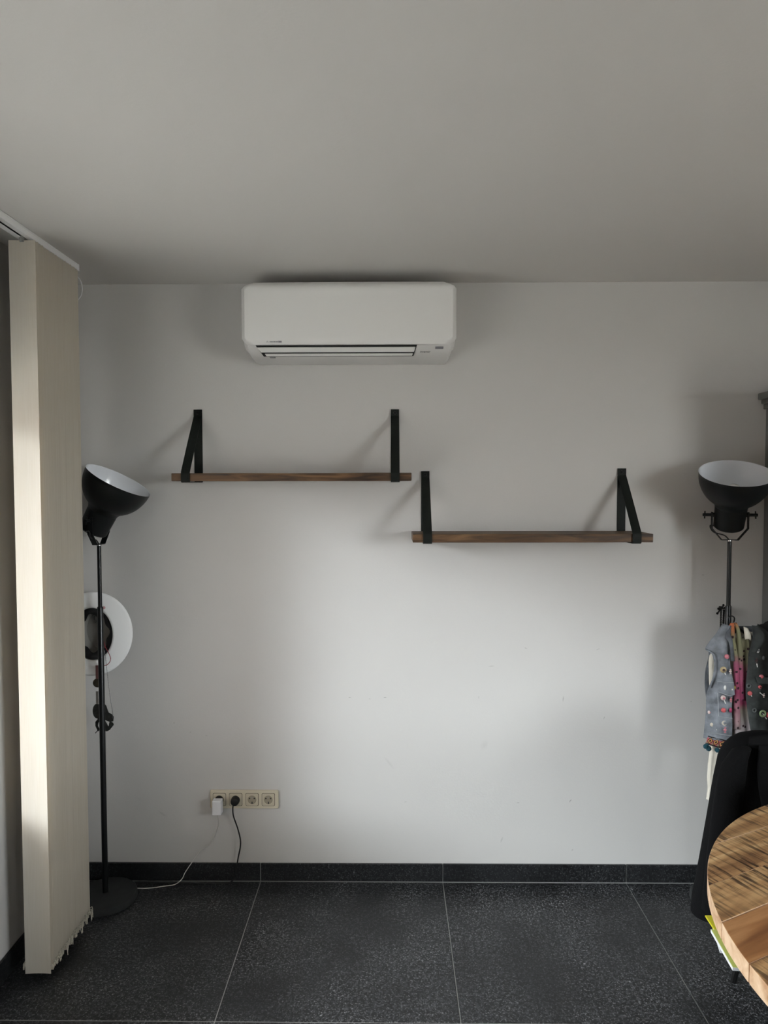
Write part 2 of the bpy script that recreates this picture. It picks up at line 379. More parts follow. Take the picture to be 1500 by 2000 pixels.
M = dict(
    wall=plaster('wall_plaster', WALL, (), .3, 2.4, .015), wall_back=plaster('back_wall_plaster', WALL, scuffs, .3, 2.4, .015),
    ceiling=plaster('ceiling_plaster', (.69, .668, .64), (), .5, 2.0, .02),
    stone=stone('black_stone'), skirt=stone('black_stone_shaded', .45), grout=mat('grout', (.34, .34, .33), .9),  # skirting is the floor stone, specks dimmed: upright-face shade put into the colour
    frame=mat('white_frame', (.78, .78, .77), .4), glass=pane_glass(),
    paving=mat('garden_paving', (.41, .385, .345), .9), dim_ground=mat('low_bounce_paving', (.20, .19, .175), .9), blocker=mat('blocker_brick', (.16, .11, .085), .9),
    ac=mat('ac_plastic', (.80, .79, .77), .38, spec=.45), ac_low=mat('ac_plastic_low', (.72, .71, .69), .42), dark=mat('dark_gap', (.006, .006, .006), .6),
    grey_print=mat('grey_print', (.25, .25, .26), .5), dark_print=mat('dark_print', (.04, .04, .04), .5), display=mat('display_grey', (.22, .22, .245), .25),
    strap=mat('dark_green_leather', (.0062, .0088, .0068), .6, var=.2, vscale=60, bump=.2, bscale=300, spec=.25), screw=mat('black_screw', (.006, .006, .006), .35, .6),
    shelf=wood('shelf_wood', (.028, .013, .0055), (.095, .048, .019), (.19, .102, .045), 0, False, 1.8),
    lamp=mat('lamp_black_metal', (.0055, .0066, .0066), .45, spec=.28), enamel=mat('white_enamel', (.80, .82, .86), .18, spec=.6),
    pole=mat('pole_black', (.005, .006, .0066), .3, spec=.4), base=mat('lamp_base_grey', (.022, .024, .024), .8, var=.15, vscale=30),
    chrome=mat('bright_steel', (.6, .6, .6), .25, 1), bulb=mat('bulb_white', (.85, .85, .83), .2),
    cream=mat('cream_plastic', (.66, .60, .47), .4), recess=mat('socket_recess_shade', (.36, .31, .23), .5), cream2=mat('cream_plastic_socket', (.60, .54, .42), .4), white=mat('white_plastic', (.80, .80, .82), .35),  # socket hollows: their shade is put into a darker colour
    whitecable=mat('white_cable', (.62, .60, .57), .5), black=mat('black_plastic', (.008, .008, .008), .45),
    fabric=blind_fabric(), rail=mat('white_rail', (.80, .80, .80), .35), clip=mat('grey_clip', (.35, .35, .33), .5), chain=mat('bead_chain', (.62, .58, .48), .5),
    felt=mat('white_felt', (.88, .88, .87), .95), lining=mat('hat_lining', (.26, .25, .23), .9), band=mat('black_sweatband', (.008, .008, .009), .8),
    red=mat('red_bead', (.30, .05, .06), .35), pinkbead=mat('pink_bead', (.62, .32, .33), .35), greybead=mat('grey_bead', (.22, .22, .22), .3, .6),
    pewter=mat('pewter', (.045, .047, .043), .55, .5, var=.3, vscale=90), brass=mat('old_brass', (.06, .052, .035), .5, .5, var=.4, vscale=120), ribbon=mat('ribbon', (.14, .06, .055), .8),
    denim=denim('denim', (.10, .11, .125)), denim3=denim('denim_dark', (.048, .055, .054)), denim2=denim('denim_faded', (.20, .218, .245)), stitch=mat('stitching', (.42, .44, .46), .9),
    blouse=mat('white_blouse', (.70, .66, .57), .9, var=.08, vscale=30, bump=.35, bscale=40, stretch=(3, 3, .6)),
    scarf=uv_ramp_cloth('dip_dyed_scarf', [(0, (.50, .13, .05)), (.16, (.42, .16, .07)), (.26, (.24, .23, .12)), (.45, (.27, .26, .15)), (.56, (.36, .10, .17)), (.80, (.36, .06, .14)), (1, (.40, .30, .30))]),
    shirt=uv_ramp_cloth('dip_dyed_shirt', [(0, (.24, .23, .14)), (.25, (.24, .22, .14)), (.36, (.30, .08, .13)), (.62, (.34, .06, .13)), (.70, (.34, .30, .24)), (.85, (.50, .44, .45)), (1, (.42, .38, .38))]),
    coat=mat('black_wool', (.0040, .0041, .0046), .9, spec=.15, bump=.2, bscale=160), coatlining=mat('black_lining', (.005, .005, .0055), .6),
    cap=mat('black_felt', (.005, .005, .005), .9),
    cabinet=mat('grey_paint', (.135, .14, .135), .55, var=.05, vscale=6), handle=mat('dark_handle', (.02, .02, .02), .4, .7),
    board=wood('mango_boards', (.25, .125, .050), (.46, .265, .115), (.62, .405, .20), R(27), True),
    boardred=wood('mango_boards_red', (.19, .075, .026), (.33, .145, .052), (.46, .235, .10), R(27), False, 1.0, .45),
    edge=wood('mango_edge', (.46, .26, .14), (.66, .45, .28), (.76, .56, .38), R(27), False, 1.0),
    metal=mat('black_metal', (.008, .008, .008), .45, .3), seat=mat('charcoal_seat', (.02, .02, .022), .8),
    lime=mat('lime_card', (.66, .60, .03), .5), lime2=mat('pale_lime_card', (.62, .68, .17), .5), paper=mat('white_paper', (.80, .81, .84), .7), navy=mat('navy_cover', (.012, .012, .028), .35),
    teal=mat('teal_wool', (.012, .075, .105), .95, bump=.6, bscale=400), hook=mat('black_iron', (.008, .0075, .007), .5, .5),
    b_pink=mat('pink_badge', (.60, .20, .24), .3), b_coral=mat('coral_badge', (.62, .12, .13), .3), b_mag=mat('magenta_badge', (.42, .05, .14), .3), b_pale=mat('pale_badge', (.68, .55, .52), .35),
    b_gold=mat('gold_badge', (.50, .40, .24), .35, .3), b_cream=mat('cream_badge', (.66, .60, .50), .4), b_green=mat('green_badge', (.28, .38, .20), .4), b_dark=mat('dark_badge', (.05, .02, .02), .4),
    b_yel=mat('yellow_badge', (.55, .38, .10), .4), b_white=mat('white_badge', (.75, .75, .72), .4), b_grey=mat('grey_button', (.12, .13, .13), .4, .5),
    t_black=mat('trim_black', (.008, .007, .008), .9), t_red=mat('trim_red', (.42, .10, .11), .9), t_orange=mat('trim_orange', (.55, .27, .10), .9), t_green=mat('trim_green', (.16, .32, .14), .9), t_white=mat('trim_white', (.6, .55, .48), .9),
)

# ------------------------------------------------------------------ structure: shell
def struct(name, mb, m, parent=None, **k):
    o = mb.build(name, m, parent, **k)
    if parent is None: o['kind'] = 'structure'
    return o

fl = struct('floor', MB().bb(XL - WT, XR + WT, YF - .2, YB + .2, -.12, -.0018), M['grout'])
struct('ceiling', MB().bb(XL - WT, XR + WT, YF - .2, YB + .2, ZC, ZC + .15), M['ceiling'])
struct('wall_back', MB().bb(XL - WT, XR + WT, YB, YB + .2, -.1, ZC + .05), M['wall_back'])
struct('wall_front', MB().bb(XL - WT, XR + WT, YF - .2, YF, -.1, ZC + .05), M['wall'])
def side_wall(name, x0, x1, w):
    mb = MB()
    mb.bb(x0, x1, YF, w[0], 0, ZC); mb.bb(x0, x1, w[1], YB, 0, ZC); mb.bb(x0, x1, w[0], w[1], 0, w[2]); mb.bb(x0, x1, w[0], w[1], w[3], ZC)
    return struct(name, mb, M['wall'])
side_wall('wall_left', XL - WT, XL, WIN_L)
side_wall('wall_right', XR, XR + WT, WIN_R)

# floor tiles, 0.8 m square, 3 mm joints
T = .8; g = .0016
tile_mb = MB().bb(-T / 2 + g, T / 2 - g, -T / 2 + g, T / 2 - g, -.012, 0)
tile0 = None
X0, Y0 = .222, 3.0
for i in range(-2, 4):
    for j in range(-7, 0):
        cx, cy = X0 + (i + .5) * T, Y0 + (j + .5) * T
        if cx > XR + .4 or cx < XL - .3: continue
        if tile0 is None:
            tile0 = tile_mb.build('floor_tile', M['stone'], fl, bevel=.0012, seg=1); tile0.location = (cx, cy, 0)
        else:
            link('floor_tile', tile0.data, fl, (cx, cy, 0))
            m = fl.children[-1].modifiers.new('bevel', 'BEVEL'); m.width = .0012; m.segments = 1
# stone skirting in tile lengths
BH = .080
def skirting(name, axis, lo, hi, joint, face):
    o = struct(name, MB().bb(lo, hi, face + .0035, face + .0115, 0, BH - .002) if axis == 'x' else MB().bb(face - .0115, face - .0035, lo, hi, 0, BH - .002), M['grout'])
    k = joint
    while k > lo: k -= T
    while k < hi:
        a, b = max(k + g, lo), min(k + T - g, hi)
        if b - a > .02:
            p = MB().bb(a, b, face, face + .010, .002, BH) if axis == 'x' else MB().bb(face - .010, face, a, b, .002, BH)
            p.build('skirting_tile', M['skirt'], o, bevel=.0015, seg=1)
        k += T
    return o
skirting('baseboard_back', 'x', XL + .012, 1.585, X0, 3.0)
skirting('baseboard_left', 'y', YF, 2.999, 3.0, XL + .012)

# windows in the two side walls
def window(name, x, w, n):
    fr = MB(); y0, y1, z0, z1 = w; t = .06
    fr.bb(x - .035, x + .035, y0, y0 + t, z0, z1).bb(x - .035, x + .035, y1 - t, y1, z0, z1)
    fr.bb(x - .035, x + .035, y0 + t, y1 - t, z0, z0 + t).bb(x - .035, x + .035, y0 + t, y1 - t, z1 - t, z1)
    o = struct(name, fr, M['frame'])
    for k in range(1, n):
        yy = y0 + (y1 - y0) * k / n; MB().bb(x - .03, x + .03, yy - .03, yy + .03, z0 + t, z1 - t).build('mullion', M['frame'], o)
    for k in range(n):
        a = y0 + (y1 - y0) * k / n + (.03 if k else t); b = y0 + (y1 - y0) * (k + 1) / n - (.03 if k < n - 1 else t)
        MB().bb(x - .003, x + .003, a, b, z0 + t, z1 - t).build('pane', M['glass'], o)
window('window_1', XL - WT + .07, WIN_L, 1)
window('window_2', XR + WT - .07, WIN_R, 2)
# unseen outdoors: paving, plus walls and slabs added to block part of the sky
struct('ground', MB().bb(1.6, 40, -40, 40, -.3, -.14), M['paving'])
struct('ground', MB().bb(-40, 1.6, -40, 40, -.3, -.14), M['dim_ground'])  # left ground, unseen, made darker to cut bounce onto the ceiling
struct('sky_block_wall', MB().bb(-8.6, -8.2, -14, 16, -.2, 2.2), M['blocker'])  # this and the next two: unseen walls added to mask sky at the left
struct('sky_block_wall', MB().bb(-31, -30, -40, 40, -.2, 7.0), M['blocker'])
struct('sky_block_wall', MB().bb(-12.2, 1.5, -14, -10, -.2, 13), M['blocker'])
struct('sky_block_slab', MB().bb(XR + WT + .001, XR + WT + 1.6, -2.6, 2.2, 2.62, 2.72), M['frame'])  # unseen slabs added over both windows to cut the high sky
struct('sky_block_slab', MB().bb(XL - WT - 2.0, XL - WT - .001, -1.0, 4.2, 2.85, 2.95), M['frame'])
# ==OBJECTS==

# ------------------------------------------------------------------ round table (large, in front)
TC, TR, TZ, TH = Vector((1.518, 1.429, 0)), .785, .76, .043
ba = R(27); du = Vector((math.cos(ba), math.sin(ba), 0)); dn = Vector((-math.sin(ba), math.cos(ba), 0))
tb = thing('round_table', 'round table of rough sawn mango boards on a black metal base', 'table', (TC.x, TC.y, 0))
seams = [1.28, 1.151, 1.039]
seams = [1.40] + seams + [1.039 - .118 * k for k in range(1, 12)]
nc = TC.dot(dn)
reds = {2: 1, 5: 1, 9: 1}
for k in range(len(seams) - 1):
    hi, lo = min(seams[k] - nc - .0009, TR - .0005), max(seams[k + 1] - nc + .0009, -TR + .0005)
    if hi - lo < .005: continue
    pts = []
    n = 40
    for i in range(n + 1):
        w = lo + (hi - lo) * i / n; pts.append((math.sqrt(max(TR * TR - w * w, 0)), w))
    for i in range(n + 1):
        w = hi - (hi - lo) * i / n; pts.append((-math.sqrt(max(TR * TR - w * w, 0)), w))
    q = []
    for p in pts:
        if not q or (abs(p[0] - q[-1][0]) + abs(p[1] - q[-1][1])) > 1e-5: q.append(p)
    if abs(q[0][0] - q[-1][0]) + abs(q[0][1] - q[-1][1]) < 1e-5: q.pop()
    dz = random.uniform(-.0012, 0)
    mb = MB().prism([TC + du * a + dn * b + Vector((0, 0, TZ - TH)) for a, b in q], (0, 0, TH + dz), 0, 1)
    mb.build('board', [M['boardred'] if k in (3, 6, 10) else M['board'], M['edge']], tb, bevel=.0022, seg=2)
MB().lathe([(.30, TZ - TH - .006), (.30, TZ - TH)], None, (TC.x, TC.y, 0), 40, (True, True)).build('mounting_plate', M['metal'], tb)
MB().lathe([(.05, .03), (.045, .06), (.045, TZ - TH - .006)], None, (TC.x, TC.y, 0), 24, (True, True)).build('column', M['metal'], tb, smooth=True)
for k in range(4):
    a = R(45 + 90 * k); d = Vector((math.cos(a), math.sin(a), 0))
    MB().tube([TC + d * .03 + Vector((0, 0, .06)), TC + d * .25 + Vector((0, 0, .035)), TC + d * .40 + Vector((0, 0, .019))], [.022, .02, .018], 8).build('leg', M['metal'], tb, smooth=True)

# ------------------------------------------------------------------ vertical blind, slats drawn together by the far wall
bl = thing('vertical_blind', 'beige vertical blind drawn into a stack beside the left lamp', 'blind', (-1.24, 2.5, 0))
RX0, RX1 = -1.262, -1.212
rz0 = ZC - .024
rm = MB(); RY0, RY1 = .9, 2.735
rm.bb(RX0, RX1, RY0, RY1, ZC - .006, ZC); rm.bb(RX0, RX0 + .004, RY0, RY1, rz0, ZC - .006); rm.bb(RX1 - .004, RX1, RY0, RY1, rz0, ZC - .006)
rm.bb(RX0 + .004, RX0 + .019, RY0, RY1, rz0, rz0 + .004); rm.bb(RX1 - .019, RX1 - .004, RY0, RY1, rz0, rz0 + .004)
rail = rm.build('headrail', M['rail'], bl, bevel=.001, seg=1)
MB().bb(RX0 + .004, RX1 - .004, RY0, RY1 - .004, ZC - .011, ZC - .008).build('inner_channel', M['dark'], rail)
MB().bb(RX0 - .001, RX1 + .001, RY1 - .002, RY1 + .004, rz0 - .001, ZC).build('end_cap', M['rail'], rail)
SZ0, SZ1, SW = .032, rz0 - .008, .0895
nsl = 24; sy0, sy1 = 2.372, 2.690
def slat_mesh():
    mb = MB(); rs = []
    nseg = 8
    for i, z in enumerate((SZ0, SZ0 + .03, .9, 1.8, SZ1)):
        row = []
        for j in range(nseg + 1):
            u = -1 + 2 * j / nseg; row.append(Vector((u * SW / 2, .0022 * (1 - u * u), z)))
        back = [p + Vector((0, .0007, 0)) for p in reversed(row)]
        rs.append(row + back)
    mb.rings(rs); return mb
s0 = None
slat_x = []
for k in range(nsl):
    y = sy0 + (sy1 - sy0) * k / (nsl - 1) + random.uniform(-.0015, .0015)
    x = -1.2405 + (random.uniform(-.004, .003) if k else 0)
    a = R(20 * min(1, k / 3) + random.uniform(-4, 4)) if k else R(1.0)
    if s0 is None:
        s0 = slat_mesh().build('slat', M['fabric'], bl, smooth=True, origin=(0, 0, 0)); o = s0
    else: o = link('slat', s0.data, bl)
    o.location = Vector((x, y, 0)) - ORI[bl]; o.rotation_euler.z = a
    slat_x.append((x, y, a))
for k in range(nsl):                                      # hook and carrier of each slat
    x, y, a = slat_x[k]
    MB().bb(x - .006, x + .006, y - .004, y + .004, SZ1 - .006, rz0 + .006).build('carrier', M['clip'], bl)
for side in (-1, 1):
    ch = MB()
    for k in range(nsl - 1):
        (xa, ya, aa), (xb, yb, ab) = slat_x[k], slat_x[k + 1]
        pa = Vector((xa + side * SW / 2 * math.cos(aa), ya + side * SW / 2 * math.sin(aa), SZ0 + .028)); pb = Vector((xb + side * SW / 2 * math.cos(ab), yb + side * SW / 2 * math.sin(ab), SZ0 + .028))
        dr = random.uniform(.012, .034); ox = side * random.uniform(.003, .012)
        pts = spline([pa, pa + Vector((ox, .001, .004)), (pa + pb) / 2 + Vector((ox * 1.3, 0, -dr)), pb + Vector((ox, -.001, .004)), pb], 5)
        ch.tube(pts, .0011, 5)
        for q in pts[::2]: ch.ball(q, .0018, 5, 4)
    tag(ch.build('bead_chain', M['chain'], bl, smooth=True), kind='stuff')
MB().tube(spline([at(149, 538, y=2.735), at(157, 548, y=2.735), at(160.5, 562, y=2.735), at(159, 575, y=2.735), at(154, 584, y=2.735), at(149, 588, y=2.73)], 6), .0020, 6).build('draw_cord', M['rail'], bl, smooth=True)

# ------------------------------------------------------------------ tall grey cabinet at the right
cb = thing('tall_cabinet', 'tall grey painted cabinet with stepped cornice at the right edge', 'cabinet', (2.05, 2.78, 0))
CX, CY0, CZ = 1.592, 2.50, 2.058
MB().bb(CX, 2.52, CY0, 3.010, .08, CZ).build('body', M['cabinet'], cb, bevel=.003)
MB().bb(CX + .02, 2.50, CY0 + .03, 3.008, 0, .08).build('plinth', M['cabinet'], cb)
for i, (ov, z0, z1) in enumerate(((.012, CZ, CZ + .022), (.022, CZ + .022, CZ + .040), (.036, CZ + .040, CZ + .068))):
    MB().bb(CX - ov, 2.52 + ov, CY0 - ov, 3.010, z0, z1).build('cornice_moulding', M['cabinet'], cb, bevel=.004)
for k in range(2):
    x0 = CX + .02 + k * .447; d = MB().bb(x0, x0 + .437, CY0 - .02, CY0 - .001, .10, CZ - .02).build('door', M['cabinet'], cb, bevel=.003)
    MB().ball((x0 + (.40 if k == 0 else .04), CY0 - .035, 1.05), .014).build('knob', M['handle'], d, smooth=True)

# ------------------------------------------------------------------ air conditioner
ac = thing('air_conditioner', 'white split air conditioner mounted high on the wall', 'air conditioner', (-.17, YB, 2.26))
AX0, AX1 = -.597, .258
def chassis():
    mb = MB(); prof = [(3.010, 2.540), (2.90, 2.540), (2.83, 2.532), (2.818, 2.50), (2.816, 2.318), (2.812, 2.300), (2.822, 2.283), (2.848, 2.266), (2.90, 2.256), (2.96, 2.252), (3.010, 2.252)]
    rs = []
    for x, ins in ((AX0 + .004, .02), (AX0 + .010, .008), (AX0 + .022, 0), (AX1 - .018, 0), (AX1 - .008, .008), (AX1 - .003, .02)):
        r = []
        for y, z in prof:
            low = max(0, (2.318 - z) / .066)
            sx = (x - (AX0 + AX1) / 2) * (1 - .035 * low ** 1.2)
            yy = min(3.010, y + ins * (1 if y < 2.9 else 0)); zz = z + (ins * .9 if z < 2.27 else 0)
            r.append(Vector(((AX0 + AX1) / 2 + sx, yy, zz)))
        rs.append(r)
    return mb.rings(rs)
body = chassis().build('chassis', M['ac_low'], ac, smooth=True, bevel=.003, angle=35)
def panel():
    ztop, zbot, c = 2.546, 2.297, (AX0 + AX1) / 2; hw = (AX1 - AX0) / 2
    nu, nz = 48, 18; vs = []; mb = MB()
    for i in range(nz + 1):
        z = zbot + (ztop - zbot) * i / nz
        e = 0
        if z > ztop - .024: e = .034 * ((z - (ztop - .024)) / .024) ** 1.6
        if z < zbot + .022: e = .026 * ((zbot + .022 - z) / .022) ** 1.1
        for j in range(nu + 1):
            u = -1 + 2 * j / nu; u = math.copysign(abs(u) ** .9, u)
            x = c + u * (hw - e)
            y = 2.790 - .004 * (1 - u * u) + .022 * max(0, (abs(u) - .955) / .045) ** 2
            if z > ztop - .03: y += .026 * ((z - (ztop - .03)) / .03) ** 2
            if z < zbot + .012: y += .006 * ((zbot + .012 - z) / .012) ** 2
            vs.append(Vector((x, y, z)))
    mb.add(vs, []); w = nu + 1; nf = len(vs)
    mb.v += [Vector((p.x, 2.830, min(p.z, 2.538))) for p in vs]
    for i in range(nz):
        for j in range(nu):
            a = i * w + j; mb.f += [[a, a + 1, a + w + 1, a + w], [nf + a, nf + a + w, nf + a + w + 1, nf + a + 1]]; mb.mi += [0, 0]
    edge = [j for j in range(w)] + [i * w + nu for i in range(1, nz + 1)] + [nz * w + j for j in range(nu - 1, -1, -1)] + [i * w for i in range(nz - 1, 0, -1)]
    for k in range(len(edge)):
        a, b = edge[k], edge[(k + 1) % len(edge)]; mb.f.append([a, nf + a, nf + b, b]); mb.mi.append(0)
    return mb
fp = panel().build('front_panel', M['ac'], ac, smooth=True, angle=50)
# outlet: dark slot in the sloping underside front, with upper and lower louvre
def slope(p0, p1, x0, x1a, off, m, name, parent, th=.004, shear=(0, 0)):
    (y0, z0), (y1, z1) = p0, p1; n = Vector((0, (z1 - z0), -(y1 - y0))).normalized()
    if n.y > 0: n = -n
    a = [Vector((x0, y0, z0)), Vector((x1a, y0, z0)), Vector((x1a + shear[1], y1, z1)), Vector((x0 + shear[0], y1, z1))]
    a = [p + n * off for p in a]
    return MB().prism(a, n * th).build(name, m, parent)
LX0, LX1 = -.541, .102
slope((2.8085, 2.2985), (2.846, 2.2615), LX0, LX1, .0012, M['dark'], 'outlet_slot', ac, .0025, (.026, -.014))
slope((2.8125, 2.2925), (2.8290, 2.2765), LX0 + .005, LX1 - .006, .0035, M['ac'], 'louvre', ac, .003, (.014, -.006))
slope((2.8345, 2.2715), (2.8430, 2.2648), LX0 + .032, LX1 - .016, .0035, M['ac'], 'lower_louvre', ac, .003, (.006, -.003))
def on_panel(px, py): return at(px, py, y=2.787)
def text(name, s, size, loc, rx, m, parent, shear=0):
    cu = bpy.data.curves.new(name, 'FONT'); cu.body = s; cu.size = size; cu.extrude = .0003; cu.shear = shear
    t = bpy.data.objects.new(name, cu); col.objects.link(t)
    bpy.context.view_layer.update()
    me = bpy.data.meshes.new_from_object(t.evaluated_get(bpy.context.evaluated_depsgraph_get()))
    bpy.data.objects.remove(t); me.materials.append(m)
    root = parent
    while root not in ORI: root = root.parent
    o = link(name, me, parent); o.location = Vector(loc) - ORI[root]; o.rotation_euler = (rx, 0, 0); return o
# faint maker's mark: small emblem, a run of letters fading in, boxed end
p = on_panel(521, 669)
em = MB()
for k, (ox, oz) in enumerate(((.0025, .0035), (0, 0), (.005, 0))):
    em.prism([(p.x + ox, 2.7858, p.z + oz + .0035), (p.x + ox + .002, 2.7858, p.z + oz + .0015), (p.x + ox, 2.7858, p.z + oz), (p.x + ox - .002, 2.7858, p.z + oz + .0015)], (0, -.0003, 0))
em.build('emblem', M['grey_print'], fp)
lt = MB(); x = p.x + .012
for k in range(9):
    w = .0022 + .0004 * (k % 3); lt.bb(x, x + w, 2.7853, 2.7858, p.z, p.z + .0055); x += w + .0012
lt.build('lettering', M['grey_print'], fp)
MB().bb(x, x + .013, 2.7852, 2.7857, p.z - .0006, p.z + .0062).build('lettering_box', M['grey_print'], fp)
q = at(820, 689, y=2.816)
text('lettering', 'inverter', .0125, (q.x, 2.8105, q.z - .0005), R(70), M['dark_print'], body, .25)
slope((2.8125, 2.2915), (2.8195, 2.2835), at(850, 687, y=2.816).x, at(866, 687, y=2.816).x, .0012, M['display'], 'display', ac, .001)
qq = at(533, 705, y=2.875)
mk = MB()
for (x0, x1, y0, y1) in ((0, .022, 0, .0012), (0, .022, .010, .0112), (0, .0012, 0, .011), (.0208, .022, 0, .011), (.007, .015, .004, .0075)):
    mk.bb(qq.x - .011 + x0, qq.x - .011 + x1, 2.866 + y0, 2.866 + y1, 2.2585, 2.2605)
mk.build('underside_mark', M['grey_print'], ac)

# ------------------------------------------------------------------ two plank shelves in leather straps
def shelf(label, x0, x1, z0, z1, straps, y0=2.815):
    t = thing('wall_shelf', label, 'shelf', ((x0 + x1) / 2, YB, z0), 'plank shelves in leather straps')
    w = MB(); n = 14; rs = []
    for i in range(n + 1):
        x = x0 + (x1 - x0) * i / n; j = lambda a, k: a * mnoise.noise(Vector((x * 6, k * 9.3 + x0, 0)))
        rs.append([Vector((x, y0 + .002 + j(.0018, 1), z0 + j(.001, 2))), Vector((x, YB - .0045, z0)), Vector((x, YB - .0045, z1)), Vector((x, y0 + .002 + j(.0018, 3), z1 + j(.0012, 4)))])
    w.rings(rs).build('plank', M['shelf'], t, bevel=.002, seg=2)
    for sx, zt in straps:
        hw, th = .0178, .0028
        path = [(YB - th * .5 - .0002, zt), (YB - th * .5 - .0002, zt - .03), (YB - th * .5 - .0002, z1), (YB - th * .5 - .0002, z0 - .002), (YB - .008, z0 - .0038), (y0 + .006, z0 - .0042), (y0 - .0012, z0 - .001), (y0 - .0022, z0 + .008), (y0 - .0022, z1 - .004), (y0 + .001, z1 + .006)]
        ya, za = y0 + .001, z1 + .006; yb, zb = YB - th * 1.5 - .0005, zt - .03
        for k in range(1, 12): f = k / 11; path.append((ya + (yb - ya) * f - .002 * math.sin(math.pi * f), za + (zb - za) * f))
        path.append((YB - th * 1.5 - .0008, zt - .02)); path.append((YB - th * 1.5 - .0008, zt))
        mb = MB(); rings = []
        for i, (yy, zz) in enumerate(path):
            a = path[max(i - 1, 0)]; b = path[min(i + 1, len(path) - 1)]; tv = Vector((b[0] - a[0], b[1] - a[1])).normalized(); nv = Vector((-tv.y, tv.x)) * th / 2
            rings.append([Vector((sx - hw, yy + nv.x, zz + nv.y)), Vector((sx + hw, yy + nv.x, zz + nv.y)), Vector((sx + hw, yy - nv.x, zz - nv.y)), Vector((sx - hw, yy - nv.x, zz - nv.y))])
        s = mb.rings(rings).build('strap', M['strap'], t, smooth=True, angle=35)
        MB().lathe([(.0065, 0), (.006, .003), (.003, .0042)], Matrix.Rotation(R(90), 3, 'X'), (sx, YB - th * 2.2, zt - .015), 14, (True, True)).build('screw', M['screw'], s, smooth=True)
shelf('dark wooden plank shelf in leather straps below the air conditioner, the higher one', -.889, .080, 1.757, 1.789, [(-.831, 2.064), (.0145, 2.063)])
shelf('dark wooden plank shelf in leather straps right of the air conditioner, the lower one', .085, 1.051, 1.508, 1.5415, [(.1445, 1.799), (.9845, 1.809)])

# ------------------------------------------------------------------ floor lamps
def lamp(label, bx, by, ztop, piv_z, axis, collar_z, tw=1):
    t = thing('floor_lamp', label, 'floor lamp', (bx, by, 0), 'black spotlight floor lamps')
    MB().lathe([(.128, 0), (.1285, .006), (.127, .020), (.122, .0255), (.03, .028), (.016, .032)], None, (bx, by, 0), 48, (True, True)).build('base', M['base'], t, smooth=True)
    MB().lathe([(.0118, .030), (.0118, collar_z), (.0105, collar_z + .004)], None, (bx, by, 0), 20, (True, True)).build('lower_pole', M['pole'], t, smooth=True)
    MB().lathe([(.0082, collar_z - .02), (.0082, ztop)], None, (bx, by, 0), 18, (True, True)).build('upper_pole', M['pole'], t, smooth=True)
    MB().lathe([(.0095, ztop - .003), (.0095, ztop + .003)], None, (bx, by, 0), 14, (True, True)).build('top_nut', M['chrome'], t, smooth=True)
    a = Vector(axis).normalized(); X = Vector((-a.y, a.x, 0)).normalized(); Y = a.cross(X)
    H = Matrix((X, Y, a)).transposed(); P = Vector((bx, by, piv_z)); W = Vector((-X.y, X.x, 0))
    hd = MB().lathe([(.0005, -.056), (.052, -.056), (.0575, -.050), (.0585, -.02), (.0605, .030), (.0605, .044)], H, P, 40).build('lamp_socket', M['lamp'], t, smooth=True)
    prof = [(.0600, .036)]
    for k in range(15):
        th = R(24) + R(66) * k / 14; prof.append((.136 * math.sin(th) ** .92, .182 - .136 * 1.06 * math.cos(th)))
    prof[1] = (.0635, .0455)
    sh = MB().lathe(prof + [(.1372, .1835), (.1372, .1850)], H, P, 56).build('lamp_shade', M['lamp'], t, smooth=True)
    inner = [(.0005, .040)] + [(r - .0022, z + .0015) for r, z in prof[1:]] + [(.1355, .1850), (.1372, .1850)]
    MB().lathe(inner, H, P, 56).build('enamel_lining', M['enamel'], sh, smooth=True)
    MB().lathe([(.014, .040), (.014, .062), (.022, .075), (.029, .095), (.030, .108), (.026, .122), (.016, .132), (.0005, .136)], H, P, 24).build('bulb', M['bulb'], sh, smooth=True)
    # U bracket of flat strip
    zb = ztop + .002 - piv_z
    path = [(-.0685, .012), (-.0685, -.055), (-.031, zb), (.031, zb), (.0685, -.055), (.0685, .012)]
    rs = []
    for i, (u, z) in enumerate(path):
        n1 = Vector((path[max(i, 1)][0] - path[max(i, 1) - 1][0], path[max(i, 1)][1] - path[max(i, 1) - 1][1])).normalized()
        j = min(i, len(path) - 2); n2 = Vector((path[j + 1][0] - path[j][0], path[j + 1][1] - path[j][1])).normalized()
        tv = (n1 + n2).normalized(); nv = Vector((-tv.y, tv.x)) * .0014 / max(.5, tv.dot(n1))
        c = P + X * u + Vector((0, 0, z)); o = X * nv.x + Vector((0, 0, nv.y))
        rs.append([c + o - W * .0115, c + o + W * .0115, c - o + W * .0115, c - o - W * .0115])
    br = MB().rings(rs).build('bracket', M['lamp'], t)
    for s in (-1, 1):
        kn = MB().tube([P + X * s * .058, P + X * s * .072], .0092, 14).tube([P + X * s * .072, P + X * s * .1035], .0062, 12).build('tilt_screw', M['lamp'], br, smooth=True)
        d = (Vector((0, 0, 1)) * .95 + W * .2 * s).normalized(); MB().tube([P + X * s * .096 - d * .0155, P + X * s * .096 + d * .0155], .0028, 8).build('wing_bar', M['lamp'], kn, smooth=True)
    e = P + H @ Vector((0, 0, -.056)); S = -X * tw
    MB().tube(spline([e, e - a * .010 + S * .012, e - a * .002 + S * .045 + Vector((0, 0, .004)), P + S * .075 + Vector((0, 0, -.045)), P + S * .062 + Vector((0, 0, zb + .032)), P + S * .02 + Vector((0, 0, zb + .018)), P + Vector((0, 0, zb - .002))], 8), .0026, 8).build('cable', M['black'], t, smooth=True)
    return t
lamp('black floor lamp with its shade tilted sideways, beside the blind', -1.207, 2.865, 1.496, 1.600, (.485, -.045, .873), 1.235, 1)
lamp('black floor lamp with its shade facing upward, behind the denim vest', 1.379, 2.865, 1.512, 1.616, (-.077, -.39, .917), 1.240, 1)

